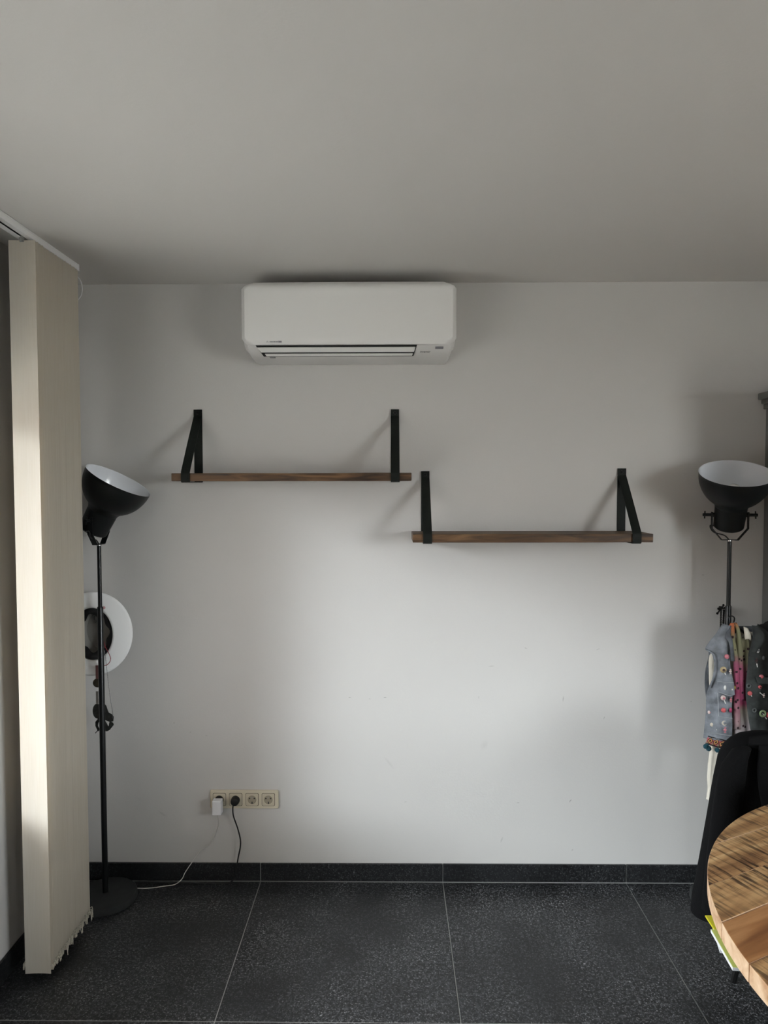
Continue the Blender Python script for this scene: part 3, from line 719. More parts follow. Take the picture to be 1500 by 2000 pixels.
# ------------------------------------------------------------------ wall sockets, charger and plug
SX0, SX1, SZa, SZb = -.797, -.4965, .3245, .4065
so = thing('wall_socket', 'cream four-gang wall socket above the skirting', 'socket', ((SX0 + SX1) / 2, YB, .365))
def rrect(cx, cz, w, h, r, y, n=6):
    pts = []
    for (sx, sz, a0) in ((1, 1, 0), (-1, 1, 90), (-1, -1, 180), (1, -1, 270)):
        for k in range(n + 1):
            a = R(a0 + 90 * k / n); pts.append(Vector((cx + sx * (w / 2 - r) + r * math.cos(a), y, cz + sz * (h / 2 - r) + r * math.sin(a))))
    return pts
MB().prism(rrect((SX0 + SX1) / 2, (SZa + SZb) / 2, SX1 - SX0, SZb - SZa, .008, YB - .0002), (0, -.0095, 0)).build('cover_frame', M['cream'], so, bevel=.003, seg=3)
RX = Matrix.Rotation(R(90), 3, 'X')
GX = [-.7605 + .0715 * k + .005 for k in range(4)]; GZ = .3655
for k, gx in enumerate(GX):
    MB().prism(rrect(gx, GZ, .0575, .0575, .0065, YB - .0092), (0, -.0008, 0)).build('insert_gap', M['brass'], so)
    ins = MB().prism(rrect(gx, GZ, .0545, .0545, .006, YB - .0098), (0, -.0022, 0)).build('socket_insert', M['cream2'], so, bevel=.0008, seg=1)
    MB().lathe([(.0196, 0), (.0212, .0004), (.0212, .0016), (.0198, .0018)], RX, (gx, YB - .0119, GZ), 32, (True, False)).build('recess_ring', M['cream'], ins, smooth=True)
    MB().lathe([(.0005, .0001), (.0192, .0001)], RX, (gx, YB - .0121, GZ), 32).build('recess_floor', M['recess'], ins)
    if k > 1:
        for s in (-1, 1):
            MB().lathe([(.0005, .0008), (.0032, .0008)], RX, (gx + s * .0105, YB - .0121, GZ + .006), 14).build('pin_hole', M['dark'], ins)
        MB().bb(gx - .0018, gx + .0028, YB - .0135, YB - .0125, GZ - .0175, GZ - .0085).build('earth_clip', M['dark_print'], ins)
        MB().bb(gx - .0025, gx + .0025, YB - .0135, YB - .0125, GZ + .008, GZ + .0125).build('earth_clip', M['clip'], ins)
cg = thing('phone_charger', 'white block charger in the first socket, its thin white cable trailing to the floor', 'charger', (-.76, YB - .02, .34))
MB().lathe([(.0185, .0024), (.0185, .010)], RX, (GX[0], YB - .0121, GZ), 24, (True, True)).build('plug_collar', M['black'], cg, smooth=True)
MB().bb(-.7775, -.7375, YB - .056, YB - .022, .3155, .3775).build('body', M['white'], cg, bevel=.003, seg=2)
wc = [Vector((-.757, YB - .040, .3155)), Vector((-.7565, YB - .038, .295)), Vector((-.760, YB - .02, .255)), Vector((-.783, YB - .008, .195)), Vector((-.800, YB - .008, .165)), Vector((-.835, YB - .008, .143)), Vector((-.868, YB - .010, .100)), Vector((-.905, YB - .024, .048)), Vector((-.918, YB - .034, .022)), Vector((-.945, YB - .048, .006)), Vector((-.99, YB - .055, .0022)), Vector((-1.03, YB - .066, .0022)), Vector((-1.075, YB - .072, .0022)), Vector((-1.115, YB - .07, .0022))]
MB().tube(spline(wc, 8), .0019, 7).build('cable', M['whitecable'], cg, smooth=True)
pg = thing('power_plug', 'round black plug in the second socket with a black cable hanging down', 'plug', (-.685, YB - .02, .36))
MB().lathe([(.0188, .0024), (.0188, .017), (.0165, .026), (.010, .029)], RX, (GX[1], YB - .0121, GZ), 28, (True, True)).build('body', M['black'], pg, smooth=True)
bc = [Vector((GX[1] - .006, YB - .032, .352)), Vector((GX[1] - .008, YB - .034, .335)), Vector((-.690, YB - .030, .300)), Vector((-.675, YB - .022, .245)), Vector((-.664, YB - .020, .195)), Vector((-.664, YB - .020, .160)), Vector((-.674, YB - .020, .110)), Vector((-.681, YB - .020, .070)), Vector((-.690, YB - .024, .020)), Vector((-.73, YB - .034, .0045)), Vector((-.86, YB - .030, .0035)), Vector((-1.0, YB - .030, .0035)), Vector((-1.07, YB - .026, .0035))]
MB().tube(spline(bc, 8), .0031, 8).build('cable', M['black'], pg, smooth=True)

# ------------------------------------------------------------------ white hat on the wall behind the left lamp
HC = Vector((-1.262, 2.915, 1.114))
ht = thing('hat', 'white brimmed hat hanging open side out behind the left lamp pole', 'hat', (HC.x, YB, HC.z))
def ell(rx, rz, y, n=56, fn=None):
    out = []
    for k in range(n):
        a = 2 * math.pi * k / n; f = fn(a) if fn else (0, 0); out.append(Vector((HC.x + (rx + f[1]) * math.cos(a), y + f[0], HC.z + (rz + f[1]) * math.sin(a))))
    return out
RO = (.104, .180); RI = (.060, .112)
curl = lambda w: (lambda a: (.036 * w * math.cos(a) + .006 * w * math.sin(a) ** 2, .0))
rs = []
HRX = .085
for k in range(9):
    f = k / 8; rs.append(ell(HRX + (.157 - HRX) * f, .112 + (.178 - .112) * f, 2.914 - .004 * math.sin(f * 3), fn=curl(f)))
MB().rings(rs, True, (False, False)).build('brim', M['felt'], ht, smooth=True, solid=.004)
rs = [ell(HRX, .112, 2.918), ell(HRX - .003, .108, 2.945), ell(HRX - .010, .098, 2.985), ell(HRX - .022, .084, 3.004), ell(.02, .03, 3.007)]
MB().rings(rs, True, (False, True)).build('crown', M['lining'], ht, smooth=True, solid=.003)
rs = [ell(HRX - .003, .1095, 2.917), ell(HRX - .016, .092, 2.926, fn=lambda a: (0, .0035 * math.sin(9 * a))), ell(HRX - .025, .080, 2.936, fn=lambda a: (0, .006 * math.sin(7 * a + 1)))]
MB().rings(rs, True, (False, False)).build('sweatband', M['band'], ht, smooth=True, solid=.002)
for (a, b, c) in (((178, 1196), (190, 1190), (184, 1210)), ((184, 1200), (193, 1208), (186, 1217))):
    MB().tube([at(*a, y=2.933), at(*b, y=2.930), at(*c, y=2.933), at(*a, y=2.933)], .0012, 5).build('wire_clip', M['band'], ht)
MB().ball(at(203, 1187, y=2.908), .006).build('red_bobble', M['pinkbead'], ht, smooth=True)
# necklaces and medals hanging beside it
def beads(mb, pts, r, step):
    acc = 0; pr = pts[0]; mb.ball(pr, r, 6, 4)
    for p in pts[1:]:
        d = (p - pr).length; acc += d
        if acc >= step: mb.ball(p, r, 6, 4); acc = 0
        pr = p
    return mb
nk = thing('bead_necklace', 'dark red bead necklace looped over the hat brim', 'necklace', at(205, 1270, y=2.893))
loop = spline([at(202, 1252, y=2.893), at(206, 1264, y=2.892), at(212, 1275, y=2.892), at(216, 1287, y=2.892), at(212, 1296, y=2.892), at(204, 1300, y=2.892), at(197, 1298, y=2.893), at(194, 1285, y=2.895), at(196, 1268, y=2.895), at(202, 1252, y=2.893)], 14)
beads(MB(), loop, .0022, .0034).build('bead_string', M['red'], nk, smooth=True)
MB().tube(loop, .0006, 5).build('thread', M['ribbon'], nk)
md = thing('crown_medal', 'dark openwork metal medal on a long grey ball chain below the hat', 'medal', at(205, 1400, y=2.895))
chn = spline([at(196, 1250, y=2.897), at(205, 1278, y=2.894), at(210, 1320, y=2.894), at(215, 1360, y=2.894), at(220, 1393, y=2.894), at(220.5, 1404, y=2.894)], 26)
beads(MB(), chn, .0019, .0038).build('ball_chain', M['greybead'], md, smooth=True)
MB().tube(chn, .0007, 5).build('chain_core', M['greybead'], md)
def flat(pts, y, th): return MB().prism([at(px, py, y=y) for px, py in pts], (0, th, 0))
mp = MB()
for poly in ([(200, 1372), (207, 1378), (212, 1392), (218, 1395), (222, 1400), (221, 1409), (214, 1410), (206, 1407), (196, 1406), (190, 1404), (191, 1392), (196, 1380)],
             [(186, 1410), (191, 1404), (196, 1408), (192, 1412), (191, 1418), (195, 1426), (191, 1429), (186, 1418)],
             [(214, 1408), (221, 1412), (222, 1416), (214, 1426), (208, 1429), (205, 1424), (212, 1418)],
             [(195, 1406), (206, 1409), (212, 1420), (205, 1430), (195, 1428), (198, 1418)]):
    mp.prism([at(px, py, y=2.893) for px, py in poly], (0, .003, 0))
mp.tube([at(193, 1424, y=2.894), at(186, 1432, y=2.894)], .002, 6)
mp.build('pendant', M['pewter'], md, bevel=.0006, seg=1)
m2 = thing('oval_medal', 'large oval dark metal medal half hidden by the left lamp pole', 'medal', at(190, 1388, y=2.9))
ovc = at(190, 1389, y=2.9)
MB().lathe([(.0005, -.0018), (.021, -.0018), (.0235, 0), (.021, .0018), (.0005, .0018)], Matrix(((.85, 0, 0), (0, 0, 1), (0, 1.35, 0))), ovc, 30).build('medallion', M['pewter'], m2, smooth=True)
MB().bb(ovc.x - .004, ovc.x + .006, ovc.y - .0008, ovc.y + .0008, ovc.z + .030, ovc.z + .085).build('ribbon', M['lining'], m2)
m3 = thing('round_medal', 'small round brass-dark medal on a reddish ribbon under the hat', 'medal', at(188, 1335, y=2.905))
rc = at(190, 1334, y=2.905)
MB().lathe([(.0005, -.0018), (.017, -.0018), (.019, 0), (.017, .0018), (.0005, .0018)], Matrix(((1, 0, 0), (0, 0, 1), (0, 1, 0))), rc, 26).build('medallion', M['brass'], m3, smooth=True)
MB().bb(rc.x - .006, rc.x + .008, rc.y - .0008, rc.y + .0008, rc.z + .017, rc.z + .075).build('ribbon', M['ribbon'], m3)
# ------------------------------------------------------------------ chair behind the table
CHX, CHY = 1.285, 2.13
chr_ = thing('dining_chair', 'charcoal chair pushed under the round table, hung with a black coat', 'chair', (CHX, CHY, 0))
MB().prism([(CHX + a, CHY + b, .405) for a, b in ((-.255, -.22), (.255, -.22), (.255, .02), (.165, .21), (-.165, .21), (-.255, .02))], (0, 0, .05)).build('seat', M['seat'], chr_, bevel=.022, seg=4)
bk = []
for i in range(7):
    z = .50 + .29 * i / 6; row = []
    for j in range(7):
        u = -1 + 2 * j / 6; row.append(Vector((CHX + u * .11 * (1 - .12 * (i / 6) ** 2), CHY + .285 + .03 * i / 6 - .018 * u * u, z)))
    bk.append(row)
cloth('backrest', bk, M['seat'], chr_, 2, 2, .025)
for s_ in (-1, 1): MB().tube([(CHX + s_ * .09, CHY + .20, .42), (CHX + s_ * .09, CHY + .27, .46), (CHX + s_ * .09, CHY + .287, .56)], .011, 8).build('back_support', M['metal'], chr_, smooth=True)
for sx_ in (-1, 1):
    for sy_ in (-1, 1):
        MB().tube([(CHX + sx_ * .045, CHY + .01 + sy_ * .20, .41), (CHX + sx_ * .060, CHY + .01 + sy_ * .218, .25), (CHX + sx_ * .091, CHY + .01 + sy_ * .255, .002)], [.012, .0115, .0105], 8).build('leg', M['metal'], chr_, smooth=True)

# black coat hung over the chair back
CO = Vector((1.30, 2.44, .22))
ct = thing('coat', 'black coat draped over the chair back at the right', 'coat', CO)
lev = [(.215, 1.070, 1.55, .085), (.26, 1.072, 1.55, .085), (.40, 1.096, 1.535, .080), (.55, 1.119, 1.515, .075), (.70, 1.141, 1.495, .070), (.78, 1.155, 1.480, .064), (.82, 1.172, 1.462, .056), (.846, 1.196, 1.44, .044), (.862, 1.222, 1.41, .030), (.872, 1.26, 1.37, .014)]
rs = []
for z, xa, xb, dp in lev:
    ring = []
    n = 64
    for k in range(n):
        a = 2 * math.pi * k / n; ca, sa = math.cos(a), math.sin(a)
        ex = math.copysign(abs(ca) ** .75, ca); ey = math.copysign(abs(sa) ** .75, sa)
        x = (xa + xb) / 2 + ex * (xb - xa) / 2; y = 2.445 + ey * dp
        fold = .010 * mnoise.noise(Vector((x * 16 + 3, .4, z * 2.2))) * min(1, (.88 - z) * 5) if sa < 0 else 0
        zz = z + (.012 * mnoise.noise(Vector((x * 9, 1.7, .3))) if z < .23 else 0)
        ring.append(Vector((x, y + fold, zz)))
    rs.append(ring)
MB().rings(rs, True, (False, True)).build('coat_body', M['coat'], ct, smooth=True, angle=80)
slv = [(1.196, .835, .030), (1.172, .79, .044), (1.160, .72, .049), (1.147, .60, .050), (1.134, .48, .049), (1.122, .36, .047), (1.117, .285, .046)]
for sgn in (1, -1):
  rs = []
  for x, z, w in slv:
    x = x if sgn > 0 else 2.62 - x
    rs.append([Vector((x + sgn * w * math.cos(2 * math.pi * k / 24), 2.372 + .030 * math.sin(2 * math.pi * k / 24) + .004 * mnoise.noise(Vector((k * .6, z * 11, 0))), z + .25 * w * math.cos(2 * math.pi * k / 24))) for k in range(24)])
  MB().rings(rs, True, (True, True)).build('sleeve', M['coat'], ct, smooth=True, angle=80)
lp = [[Vector((1.255, 2.372, .850)), Vector((1.285, 2.368, .858)), Vector((1.31, 2.372, .86))], [Vector((1.245, 2.362, .76)), Vector((1.285, 2.354, .765)), Vector((1.315, 2.362, .77))], [Vector((1.262, 2.360, .64)), Vector((1.293, 2.352, .64)), Vector((1.32, 2.360, .64))], [Vector((1.30, 2.360, .50)), Vector((1.312, 2.356, .50)), Vector((1.325, 2.360, .50))]]
cloth('lapel', lp, M['coat'], ct, 4, 4, .004)
cl = [[Vector((1.235, 2.40, .868)), Vector((1.27, 2.385, .880)), Vector((1.32, 2.38, .885)), Vector((1.37, 2.385, .88))], [Vector((1.225, 2.385, .845)), Vector((1.265, 2.368, .852)), Vector((1.32, 2.362, .856)), Vector((1.38, 2.368, .85))]]
cloth('collar', cl, M['coat'], ct, 4, 3, .006)

# papers on the chair seat
def sheet(name, label, cat, c0, c1, w, z, th, m_top, m_edge, border=None):
    """c0-c1 is the left edge, the sheet runs to the right of it"""
    a = Vector((c0[0], c0[1], z)); b = Vector((c1[0], c1[1], z)); e = (b - a).normalized(); n = Vector((e.y, -e.x, 0))
    if n.x < 0: n = -n
    t = thing(name, label, cat, (a + b) / 2, 'papers on the chair')
    MB().prism([a, b, b + n * w, a + n * w], (0, 0, th)).build('pages', m_edge, t)
    i = border or .0015
    A = a + e * i + n * i + Vector((0, 0, th)); B = b - e * i + n * i + Vector((0, 0, th))
    MB().prism([A, B, B + n * (w - 2 * i), A + n * (w - 2 * i)], (0, 0, .0008)).build('cover', m_top, t)
    return t
zs = .4562
g1 = at(1406, 1857, z=zs + .006); g0 = at(1389, 1800, z=zs + .006)
sheet('magazine', 'white-bordered dark magazine sticking out under the lime folder', 'magazine', (g0.x, g0.y), (g1.x, g1.y), .21, zs, .006, M['navy'], M['paper'], .006)
h0 = at(1377, 1787, z=zs + .012); h1 = at(1394, 1808, z=zs + .012)
sheet('folder', 'bright lime folder, its corner poking out nearest the coat', 'folder', (h0.x, h0.y), (h1.x - .006, h1.y - .03), .20, zs + .0072, .004, M['lime'], M['lime'])
f0 = at(1388, 1814, z=zs + .022); f1 = at(1431, 1889, z=zs + .022)
sheet('folder', 'pale lime folder with white page edges lying under the table rim', 'folder', (f0.x, f0.y), (f1.x, f1.y), .215, zs + .0124, .008, M['lime2'], M['paper'])

# ------------------------------------------------------------------ clothes hanging on the right lamp pole
YV = 2.755                                               # depth of the vest front
def V(px, py, y=YV): return at(px, py, y=y)
hg = thing('coat_hanger', 'dark coat hanger hooked on the right lamp pole', 'hanger', (1.374, 2.80, 1.2))
hx = at(1432, 1226, y=2.79)
MB().tube(spline([hx, hx + Vector((.002, .0, .022)), hx + Vector((.010, .012, .036)), hx + Vector((.012, .035, .040)), hx + Vector((.004, .052, .034))], 6), .0028, 8).build('hook', M['hook'], hg, smooth=True)
MB().tube(spline([Vector((hx.x - .085, 2.79, 1.085)), Vector((hx.x - .055, 2.79, 1.125)), hx, Vector((hx.x + .09, 2.79, 1.118)), Vector((hx.x + .15, 2.79, 1.066))], 6), .006, 8).build('arm', M['hook'], hg, smooth=True)

vs_ = thing('denim_vest', 'small blue denim vest covered in candy badges with pom-pom trim', 'vest', at(1440, 1460, y=2.79))
def front(rows, name, m):                                # rows: (py, px outer, px inner)
    grid = []
    for py, xo, xi in rows:
        xo = min(xo, 1522); r = []
        for k in range(5):
            f = k / 4; px = xo + (xi - xo) * f; y = YV + .034 * (1 - f) ** 2.2 + .006 * f * f - .006 * math.sin(math.pi * f)
            p = V(px, py); r.append(Vector((p.x, y, p.z)))
        grid.append(r)
    return cloth(name, grid, m, vs_, 4, 3, .003, .006, 26, 2)
lf = front([(1222, 1421, 1428), (1240, 1408, 1428), (1258, 1393, 1426), (1272, 1386, 1426), (1280, 1398, 1427), (1300, 1402, 1428), (1322, 1401, 1431), (1345, 1392, 1436), (1362, 1387, 1432), (1390, 1386, 1430), (1415, 1384, 1431), (1437, 1382, 1431), (1447, 1381, 1432)], 'front_panel', M['denim2'])
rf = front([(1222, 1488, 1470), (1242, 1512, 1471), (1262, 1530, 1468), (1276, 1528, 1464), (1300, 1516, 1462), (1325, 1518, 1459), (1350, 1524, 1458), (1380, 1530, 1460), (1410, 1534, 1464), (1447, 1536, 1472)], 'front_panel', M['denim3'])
bgrid = []
for py, a, b in [(1224, 1424, 1486), (1245, 1404, 1512), (1268, 1386, 1532), (1284, 1384, 1532), (1305, 1379, 1534), (1330, 1377, 1536), (1350, 1378, 1536), (1400, 1384, 1534), (1447, 1381, 1538)]:
    b = min(b, 1512); bgrid.append([Vector((at(a + (b - a) * k / 5, py, y=2.80).x, 2.812 - .012 * abs(k / 2.5 - 1) ** 2, at(a, py, y=2.80).z)) for k in range(6)])
cloth('back_panel', bgrid, M['denim'], vs_, 3, 3, .003, .004, 20, 5)
def band(pts, w, m, name='collar', th=.004, dy=0):
    g = []
    for (px, py, qx, qy) in pts: g.append([V(px, py) + Vector((0, dy, 0)), (V(px, py) + V(qx, qy)) / 2 + Vector((0, dy - .004, 0)), V(qx, qy) + Vector((0, dy, 0))])
    return cloth(name, g, m, vs_, 3, 4, th)
band([(1418, 1232, 1426, 1222), (1414, 1244, 1424, 1236), (1421, 1252, 1428, 1248), (1424, 1266, 1430, 1264), (1426, 1290, 1432, 1290)], .01, M['denim'], 'collar', .004, -.007)
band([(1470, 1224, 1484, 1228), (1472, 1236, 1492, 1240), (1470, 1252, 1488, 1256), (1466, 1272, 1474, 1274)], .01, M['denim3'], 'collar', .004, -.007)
MB().tube(spline([V(1386, 1272) + Vector((0, .034, 0)), V(1391, 1275) + Vector((0, .02, 0)), V(1397, 1282) + Vector((0, .012, 0)), V(1399, 1300) + Vector((0, .012, 0)), V(1397, 1322) + Vector((0, .014, 0)), V(1392, 1346) + Vector((0, .02, 0))], 6), .003, 6).build('armhole_hem', M['denim2'], vs_, smooth=True)
# pocket flap and pocket seams
def patch(poly, name, m, dy, th=.003):
    return MB().prism([V(px, py) + Vector((0, dy, 0)) for px, py in poly], (0, th, 0)).build(name, m, vs_, bevel=.001, seg=1)
fl_ = patch([(1399, 1330), (1431, 1332), (1433, 1356), (1426, 1358), (1414, 1355), (1401, 1350)], 'pocket_flap', M['denim2'], -.010)
for seam in ([(1400, 1352), (1402, 1398)], [(1402, 1398), (1430, 1402)], [(1399, 1330), (1431, 1332)], [(1401, 1350), (1414, 1355), (1426, 1358)], [(1384, 1430), (1430, 1436)]):
    MB().tube([V(px, py) + Vector((0, -.010 if py < 1360 and px > 1398 and seam[0][1] != 1352 else -.0075, 0)) for px, py in seam], .0011, 5).build('seam', M['stitch'], vs_)
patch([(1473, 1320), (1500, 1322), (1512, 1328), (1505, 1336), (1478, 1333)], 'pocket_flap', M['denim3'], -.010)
# embroidered trim along the hem, with diamonds and pom-poms
def trim_pt(f, h, dy=0):
    a = Vector((1383, 1438)) .lerp(Vector((1432, 1450)), f); b = Vector((1378, 1452)).lerp(Vector((1420, 1464)), f); q = a.lerp(b, h)
    y = YV + .030 * (1 - f) ** 2 - .006 + dy; return at(q.x, q.y, y=y)
tr = cloth('hem_trim', [[trim_pt(f, h) for f in (0, .25, .5, .75, 1)] for h in (0, .5, 1)], M['t_red'], vs_, 4, 3, .003)
for h in (0, 1):
    MB().tube([trim_pt(f / 10, h, -.003) for f in range(11)], .0022, 6).build('trim_border', M['t_black'], tr, smooth=True)
for k in range(4):
    c = .14 + .25 * k; mm = [M['t_orange'], M['t_green']][k % 2]
    MB().prism([trim_pt(c - .09, .5, -.0025), trim_pt(c, .15, -.0025), trim_pt(c + .09, .5, -.0025), trim_pt(c, .85, -.0025)], (0, -.0015, 0)).build('trim_diamond', M['t_orange'], tr)
    MB().prism([trim_pt(c - .04, .5, -.0045), trim_pt(c, .33, -.0045), trim_pt(c + .04, .5, -.0045), trim_pt(c, .67, -.0045)], (0, -.001, 0)).build('trim_diamond', M['t_black'], tr)
    MB().prism([trim_pt(c - .10, .95, -.0025), trim_pt(c - .13, .7, -.0025), trim_pt(c - .07, .8, -.0025)], (0, -.0015, 0)).build('trim_triangle', M['t_green'], tr)
    for (h0_, h1_) in ((.5, .05), (.5, .95)):
        for sg in (-1, 1): MB().tube([trim_pt(c + sg * .105, h0_, -.0035), trim_pt(c, h1_, -.0035)], .0009, 4).build('trim_thread', M['t_black'], tr)
for (px, py, r) in ((1378.5, 1458, .010), (1384, 1462, .0105), (1401, 1465, .010), (1381, 1455, .007)):
    pm = MB(); c = at(px, py, y=YV + .01)
    rs_ = []
    for i in range(9):
        a = math.pi * i / 8
        rs_.append([c + Vector((math.sin(a) * math.cos(b), math.sin(a) * math.sin(b), -math.cos(a))) * r * (1 + .12 * mnoise.noise(Vector((i * 1.7, j * 1.3, px)))) for j in range(12) for b in [2 * math.pi * j / 12]])
    pm.rings(rs_); pm.build('pom_pom', M['teal'], vs_, smooth=True)
# badges
def vy(px): f = max(0, min(1, (px - 1386) / 45)) if px < 1445 else max(0, min(1, (1530 - px) / 68)); return YV + .034 * (1 - f) ** 2.2 + .006 * f * f - .006 * math.sin(math.pi * f) - .0055
BR = Matrix.Rotation(R(90), 3, 'X')
def badge(px, py, r, m, kind='button', stick=None, m2=None):
    c = at(px, py, y=vy(px) - (.004 if 1398 < px < 1434 and 1328 < py < 1358 else 0)); r = r * 2.755 / F_PX
    mb = MB()
    if kind == 'button': mb.lathe([(r, -.001), (r, .0025), (r * .75, .0048), (r * .1, .006)], BR, c, 16, (True, True))
    elif kind == 'oval': mb.lathe([(r, -.001), (r, .002), (r * .6, .0045), (r * .1, .0055)], BR @ Matrix.Diagonal((.72, 1.25, 1)), c, 16, (True, True))
    elif kind == 'ring':
        rs_ = []
        for i in range(18):
            a = 2 * math.pi * i / 18; rs_.append([c + Vector((math.cos(a) * (r + .4 * r * math.cos(b)), -.002 - .0022 * math.sin(b), math.sin(a) * (r + .4 * r * math.cos(b)))) for b in [2 * math.pi * j / 8 for j in range(8)]])
        rs_.append(rs_[0]); mb.rings(rs_, True, (False, False))
    elif kind == 'candy':
        mb.ball(c + Vector((0, -.003, 0)), (r * .8, .003, r * .6), 10, 6)
        for s_ in (-1, 1): mb.prism([c + Vector((0, -.003, s_ * r * .5)), c + Vector((r * .55, -.003, s_ * r * 1.35)), c + Vector((-r * .55, -.003, s_ * r * 1.35))], (0, -.0015, 0))
    elif kind == 'cone':
        mb.ball(c + Vector((-r * .5, -.003, r * .5)), (r * .75, .004, r * .75), 10, 6)
        mb.prism([c + Vector((-r * .9, -.002, -.1 * r)), c + Vector((r * .3, -.002, r * .7)), c + Vector((r * 1.1, -.002, -r * 1.1))], (0, -.003, 0))
    elif kind == 'moon':
        pts = [c + Vector((r * math.cos(R(a)), -.001, r * math.sin(R(a)))) for a in range(60, 331, 18)] + [c + Vector((r * .35 + r * .78 * math.cos(R(a)), -.001, r * .1 + r * .78 * math.sin(R(a)))) for a in range(310, 69, -20)]
        mb.prism(pts, (0, -.003, 0))
    b = mb.build('badge', m, vs_, smooth=True, angle=50)
    if stick:
        e = at(stick[0], stick[1], y=vy(stick[0])); MB().tube([c + Vector((0, -.0012, 0)), e + Vector((0, -.001, 0))], .0019, 6).build('stick', M['b_white'], b, smooth=True)
    if m2: MB().lathe([(r * .45, .0055), (r * .40, .0068)], BR, c, 12, (True, True)).build('centre', m2, b, smooth=True)
for a in [(1419.4, 1282.3, 4.6, M['b_pink']), (1412.5, 1308, 6.2, M['b_gold'], 'button', (1417, 1318), M['b_dark']), (1426, 1311, 3.6, M['b_pale'], 'candy'),
          (1416, 1343, 3.8, M['b_white'], 'oval'), (1429, 1346, 3.2, M['b_gold'], 'button', None, M['b_white']), (1434.5, 1343, 3.0, M['b_yel'], 'oval'),
          (1412.5, 1363, 5, M['b_pale'], 'button', (1417, 1374), M['b_pink']), (1427, 1366, 3.6, M['b_pink'], 'candy'), (1413, 1387, 4.6, M['b_coral']), (1427, 1387, 3.8, M['b_mag'], 'oval'),
          (1387.5, 1391, 5.4, M['b_pale'], 'button', (1395, 1407), M['b_coral']), (1392, 1417, 5, M['b_cream'], 'cone', (1400, 1426)), (1414, 1412, 4.6, M['b_cream'], 'moon', None, None), (1415.5, 1425, 4.2, M['b_pink'], 'candy'),
          (1480, 1270, 4.2, M['b_white'], 'oval', None, M['b_grey']), (1477, 1290, 4, M['b_dark'], 'candy', (1479, 1303)), (1491, 1285, 3.4, M['b_grey'], 'oval'), (1487, 1322, 4.6, M['b_pink'], 'button', (1485, 1334), M['b_coral']),
          (1462, 1339.5, 3.8, M['b_grey'], 'ring'), (1484.4, 1341.7, 3.4, M['b_coral'], 'button', None, M['b_dark']), (1464.5, 1354, 4.4, M['b_coral'], 'button', (1468, 1360)), (1473, 1387, 3.4, M['b_grey'], 'ring'),
          (1489.5, 1393.5, 5.2, M['b_green'], 'ring', (1497, 1404)), (1499, 1396, 4, M['b_coral'], 'oval'), (1491, 1358, 3.0, M['b_pale'], 'candy', (1484, 1353))]:
    badge(*a)

# white blouse under the vest: body, long sleeve, collar
bs = thing('blouse', 'white blouse worn under the denim vest, one long sleeve hanging below', 'blouse', at(1395, 1555, y=2.79))
def BL(px, py, y): return at(px, py, y=y)
g = []
for py, a, b in [(1234, 1440, 1480), (1262, 1404, 1520), (1280, 1386, 1528), (1310, 1385, 1526), (1345, 1386, 1526), (1400, 1392, 1526), (1440, 1392, 1526), (1475, 1390, 1526)]:
    b = min(b, 1508); g.append([BL(a + (b - a) * k / 5, py, 2.797) for k in range(6)])
cloth('blouse_body', g, M['blouse'], bs, 3, 3, .003, .006, 24, 9)
rs_ = []
for px, py, w in [(1404, 1440, 11), (1399, 1462, 13), (1395, 1490, 12.5), (1393, 1515, 11.5), (1392, 1534, 9.5), (1390, 1542, 8), (1390, 1550, 9.5), (1390, 1559, 10.5)]:
    c = BL(px, py, 2.80); w = w * 2.8 / F_PX
    rs_.append([c + Vector((w * math.cos(2 * math.pi * k / 20), .012 * math.sin(2 * math.pi * k / 20), -.22 * w * math.cos(2 * math.pi * k / 20) * -1)) + Vector((.0018 * math.cos(k * 2.1 + py * .05), .0025 * math.sin(k * 1.9), 0)) for k in range(20)])
MB().rings(rs_, True, (True, True)).build('sleeve', M['blouse'], bs, smooth=True, angle=80)
cloth('collar', [[BL(1452, 1224, 2.775), BL(1458, 1226, 2.77), BL(1461, 1228, 2.775)], [BL(1454, 1238, 2.764), BL(1460, 1236, 2.758), BL(1466, 1238, 2.764)], [BL(1455, 1249, 2.764), BL(1462, 1248, 2.756), BL(1468, 1252, 2.762)]], M['blouse'], bs, 3, 3, .003)

# dip-dyed shirt and scarf showing in the vest opening
ds = thing('dyed_shirt', 'olive and pink dip-dyed shirt showing in the vest opening', 'shirt', at(1448, 1430, y=2.78))
g = []
for py, a, b in [(1246, 1438, 1462), (1275, 1434, 1465), (1300, 1434, 1464), (1330, 1434, 1462), (1365, 1434, 1462), (1390, 1434, 1464), (1420, 1434, 1470), (1450, 1434, 1474)]:
    g.append([at(a + (b - a) * k / 4, py, y=2.779 - .004 * math.sin(k * 1.7)) for k in range(5)])
cloth('shirt_front', g, M['shirt'], ds, 3, 3, .003, .006, 40, 4)
scf = thing('scarf', 'orange to pink dip-dyed dotted scarf hung over the hanger', 'scarf', at(1440, 1300, y=2.77))
g = []
for py, a, b in [(1217, 1427, 1433), (1228, 1422, 1434), (1245, 1426, 1435), (1265, 1431, 1438), (1285, 1433, 1441), (1310, 1433, 1443), (1340, 1434, 1444), (1380, 1433, 1445), (1425, 1433, 1446)]:
    g.append([at(a, py, y=2.772), at((a + b) / 2, py, y=2.764), at(b, py, y=2.770)])
cloth('front_end', g, M['scarf'], scf, 4, 3, .003)
g = []
for py, a, b in [(1216, 1434, 1438), (1228, 1437, 1444), (1245, 1439, 1447), (1270, 1440, 1450), (1300, 1441, 1451), (1330, 1442, 1453), (1368, 1443, 1455)]:
    g.append([at(a, py, y=2.774), at((a + b) / 2, py, y=2.769), at(b, py, y=2.774)])
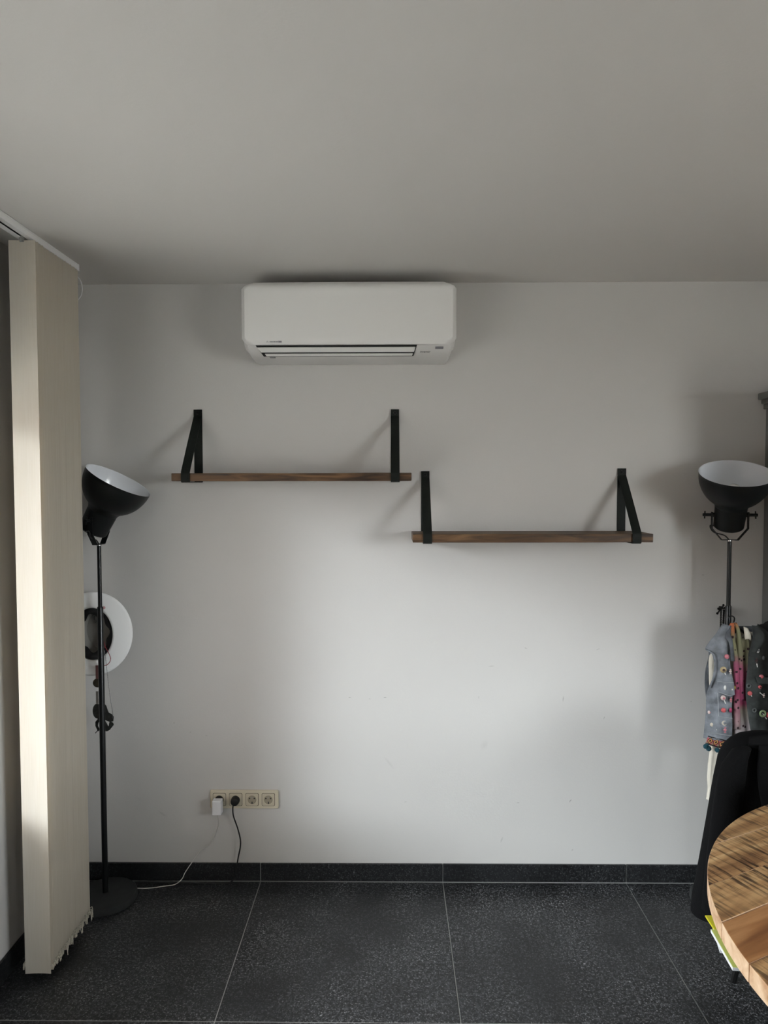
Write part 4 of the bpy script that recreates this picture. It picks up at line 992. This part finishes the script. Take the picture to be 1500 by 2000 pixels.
cloth('other_end', g, uv_ramp_cloth('scarf_other_end', [(0, (.45, .16, .06)), (.1, (.36, .22, .10)), (.2, (.25, .25, .14)), (.55, (.24, .23, .14)), (.68, (.32, .09, .15)), (1, (.33, .05, .13))]), scf, 4, 3, .003)

# wall hook with bead strings, left of the right lamp pole
wh = thing('wall_hook', 'black iron multi-prong hook on the wall left of the right lamp pole', 'hook', at(1410, 1192, y=YB))
o = at(1411, 1190, y=2.99)
MB().prism([Vector((o.x - .006, YB - .0002, o.z - .012)), Vector((o.x + .006, YB - .0002, o.z - .012)), Vector((o.x + .006, YB - .0002, o.z + .010)), Vector((o.x - .006, YB - .0002, o.z + .010))], (0, -.005, 0)).build('plate', M['hook'], wh, bevel=.001, seg=1)
for (px, py, y) in ((1413, 1182, 2.965), (1403, 1189, 2.965), (1401, 1198, 2.96), (1416, 1187, 2.97), (1408, 1187, 2.955)):
    e = at(px, py, y=y); pr = MB().tube([Vector((o.x, YB - .004, o.z)), (Vector((o.x, YB - .01, o.z)) + e) / 2, e], .0034, 6).build('prong', M['hook'], wh, smooth=True)
    MB().ball(e, .0052, 8, 6).build('prong_tip', M['hook'], pr, smooth=True)
for (px, lab, mm, dx) in ((1408.5, 'dark bead string with pale beads hanging from the iron wall hook, left strand', M['greybead'], 0), (1414, 'black bead string hanging from the iron wall hook, right strand', M['hook'], 2)):
    nb = thing('bead_string', lab, 'necklace', at(px, 1195, y=2.97))
    pts = spline([at(px, 1193, y=2.968), at(px - .5 - dx * .3, 1215, y=2.972), at(px - 1.2 - dx * .3, 1245, y=2.976), at(px - 2 - dx * .3, 1275, y=2.98)], 40)
    beads(MB(), pts, .0050, .0066).build('beads', M['hook'], nb, smooth=True)
    pts2 = [p + Vector((.001, -.004, .003)) for p in pts]; beads(MB(), pts2, .0024, .0066).build('small_beads', mm, nb, smooth=True)

# black cap hanging against the cabinet side
cp = thing('cap', 'black felt cap hanging on the grey cabinet side behind the vest', 'cap', at(1480, 1240, y=2.90))
cc = at(1484, 1238, y=2.90); rs_ = []
for i in range(9):
    a = (math.pi / 2) * i / 8; k = math.cos(a)
    rs_.append([Vector((CX - .002 - .090 * math.sin(a) * 1.0, cc.y + .085 * max(k, .03) * math.cos(b), cc.z - .012 + .052 * max(k, .03) * math.sin(b) + .010 * math.sin(a))) for b in [2 * math.pi * j / 28 for j in range(28)]])
MB().rings(rs_, True, (True, True)).build('cap_crown', M['cap'], cp, smooth=True, angle=80)
bp = [Vector((CX - .002, cc.y + .10 * math.cos(b), cc.z - .012 + .064 * math.sin(b))) for b in [2 * math.pi * j / 28 for j in range(28)]]
MB().prism(bp, (-.008, 0, 0)).build('cap_band', M['cap'], cp, bevel=.002, seg=1)
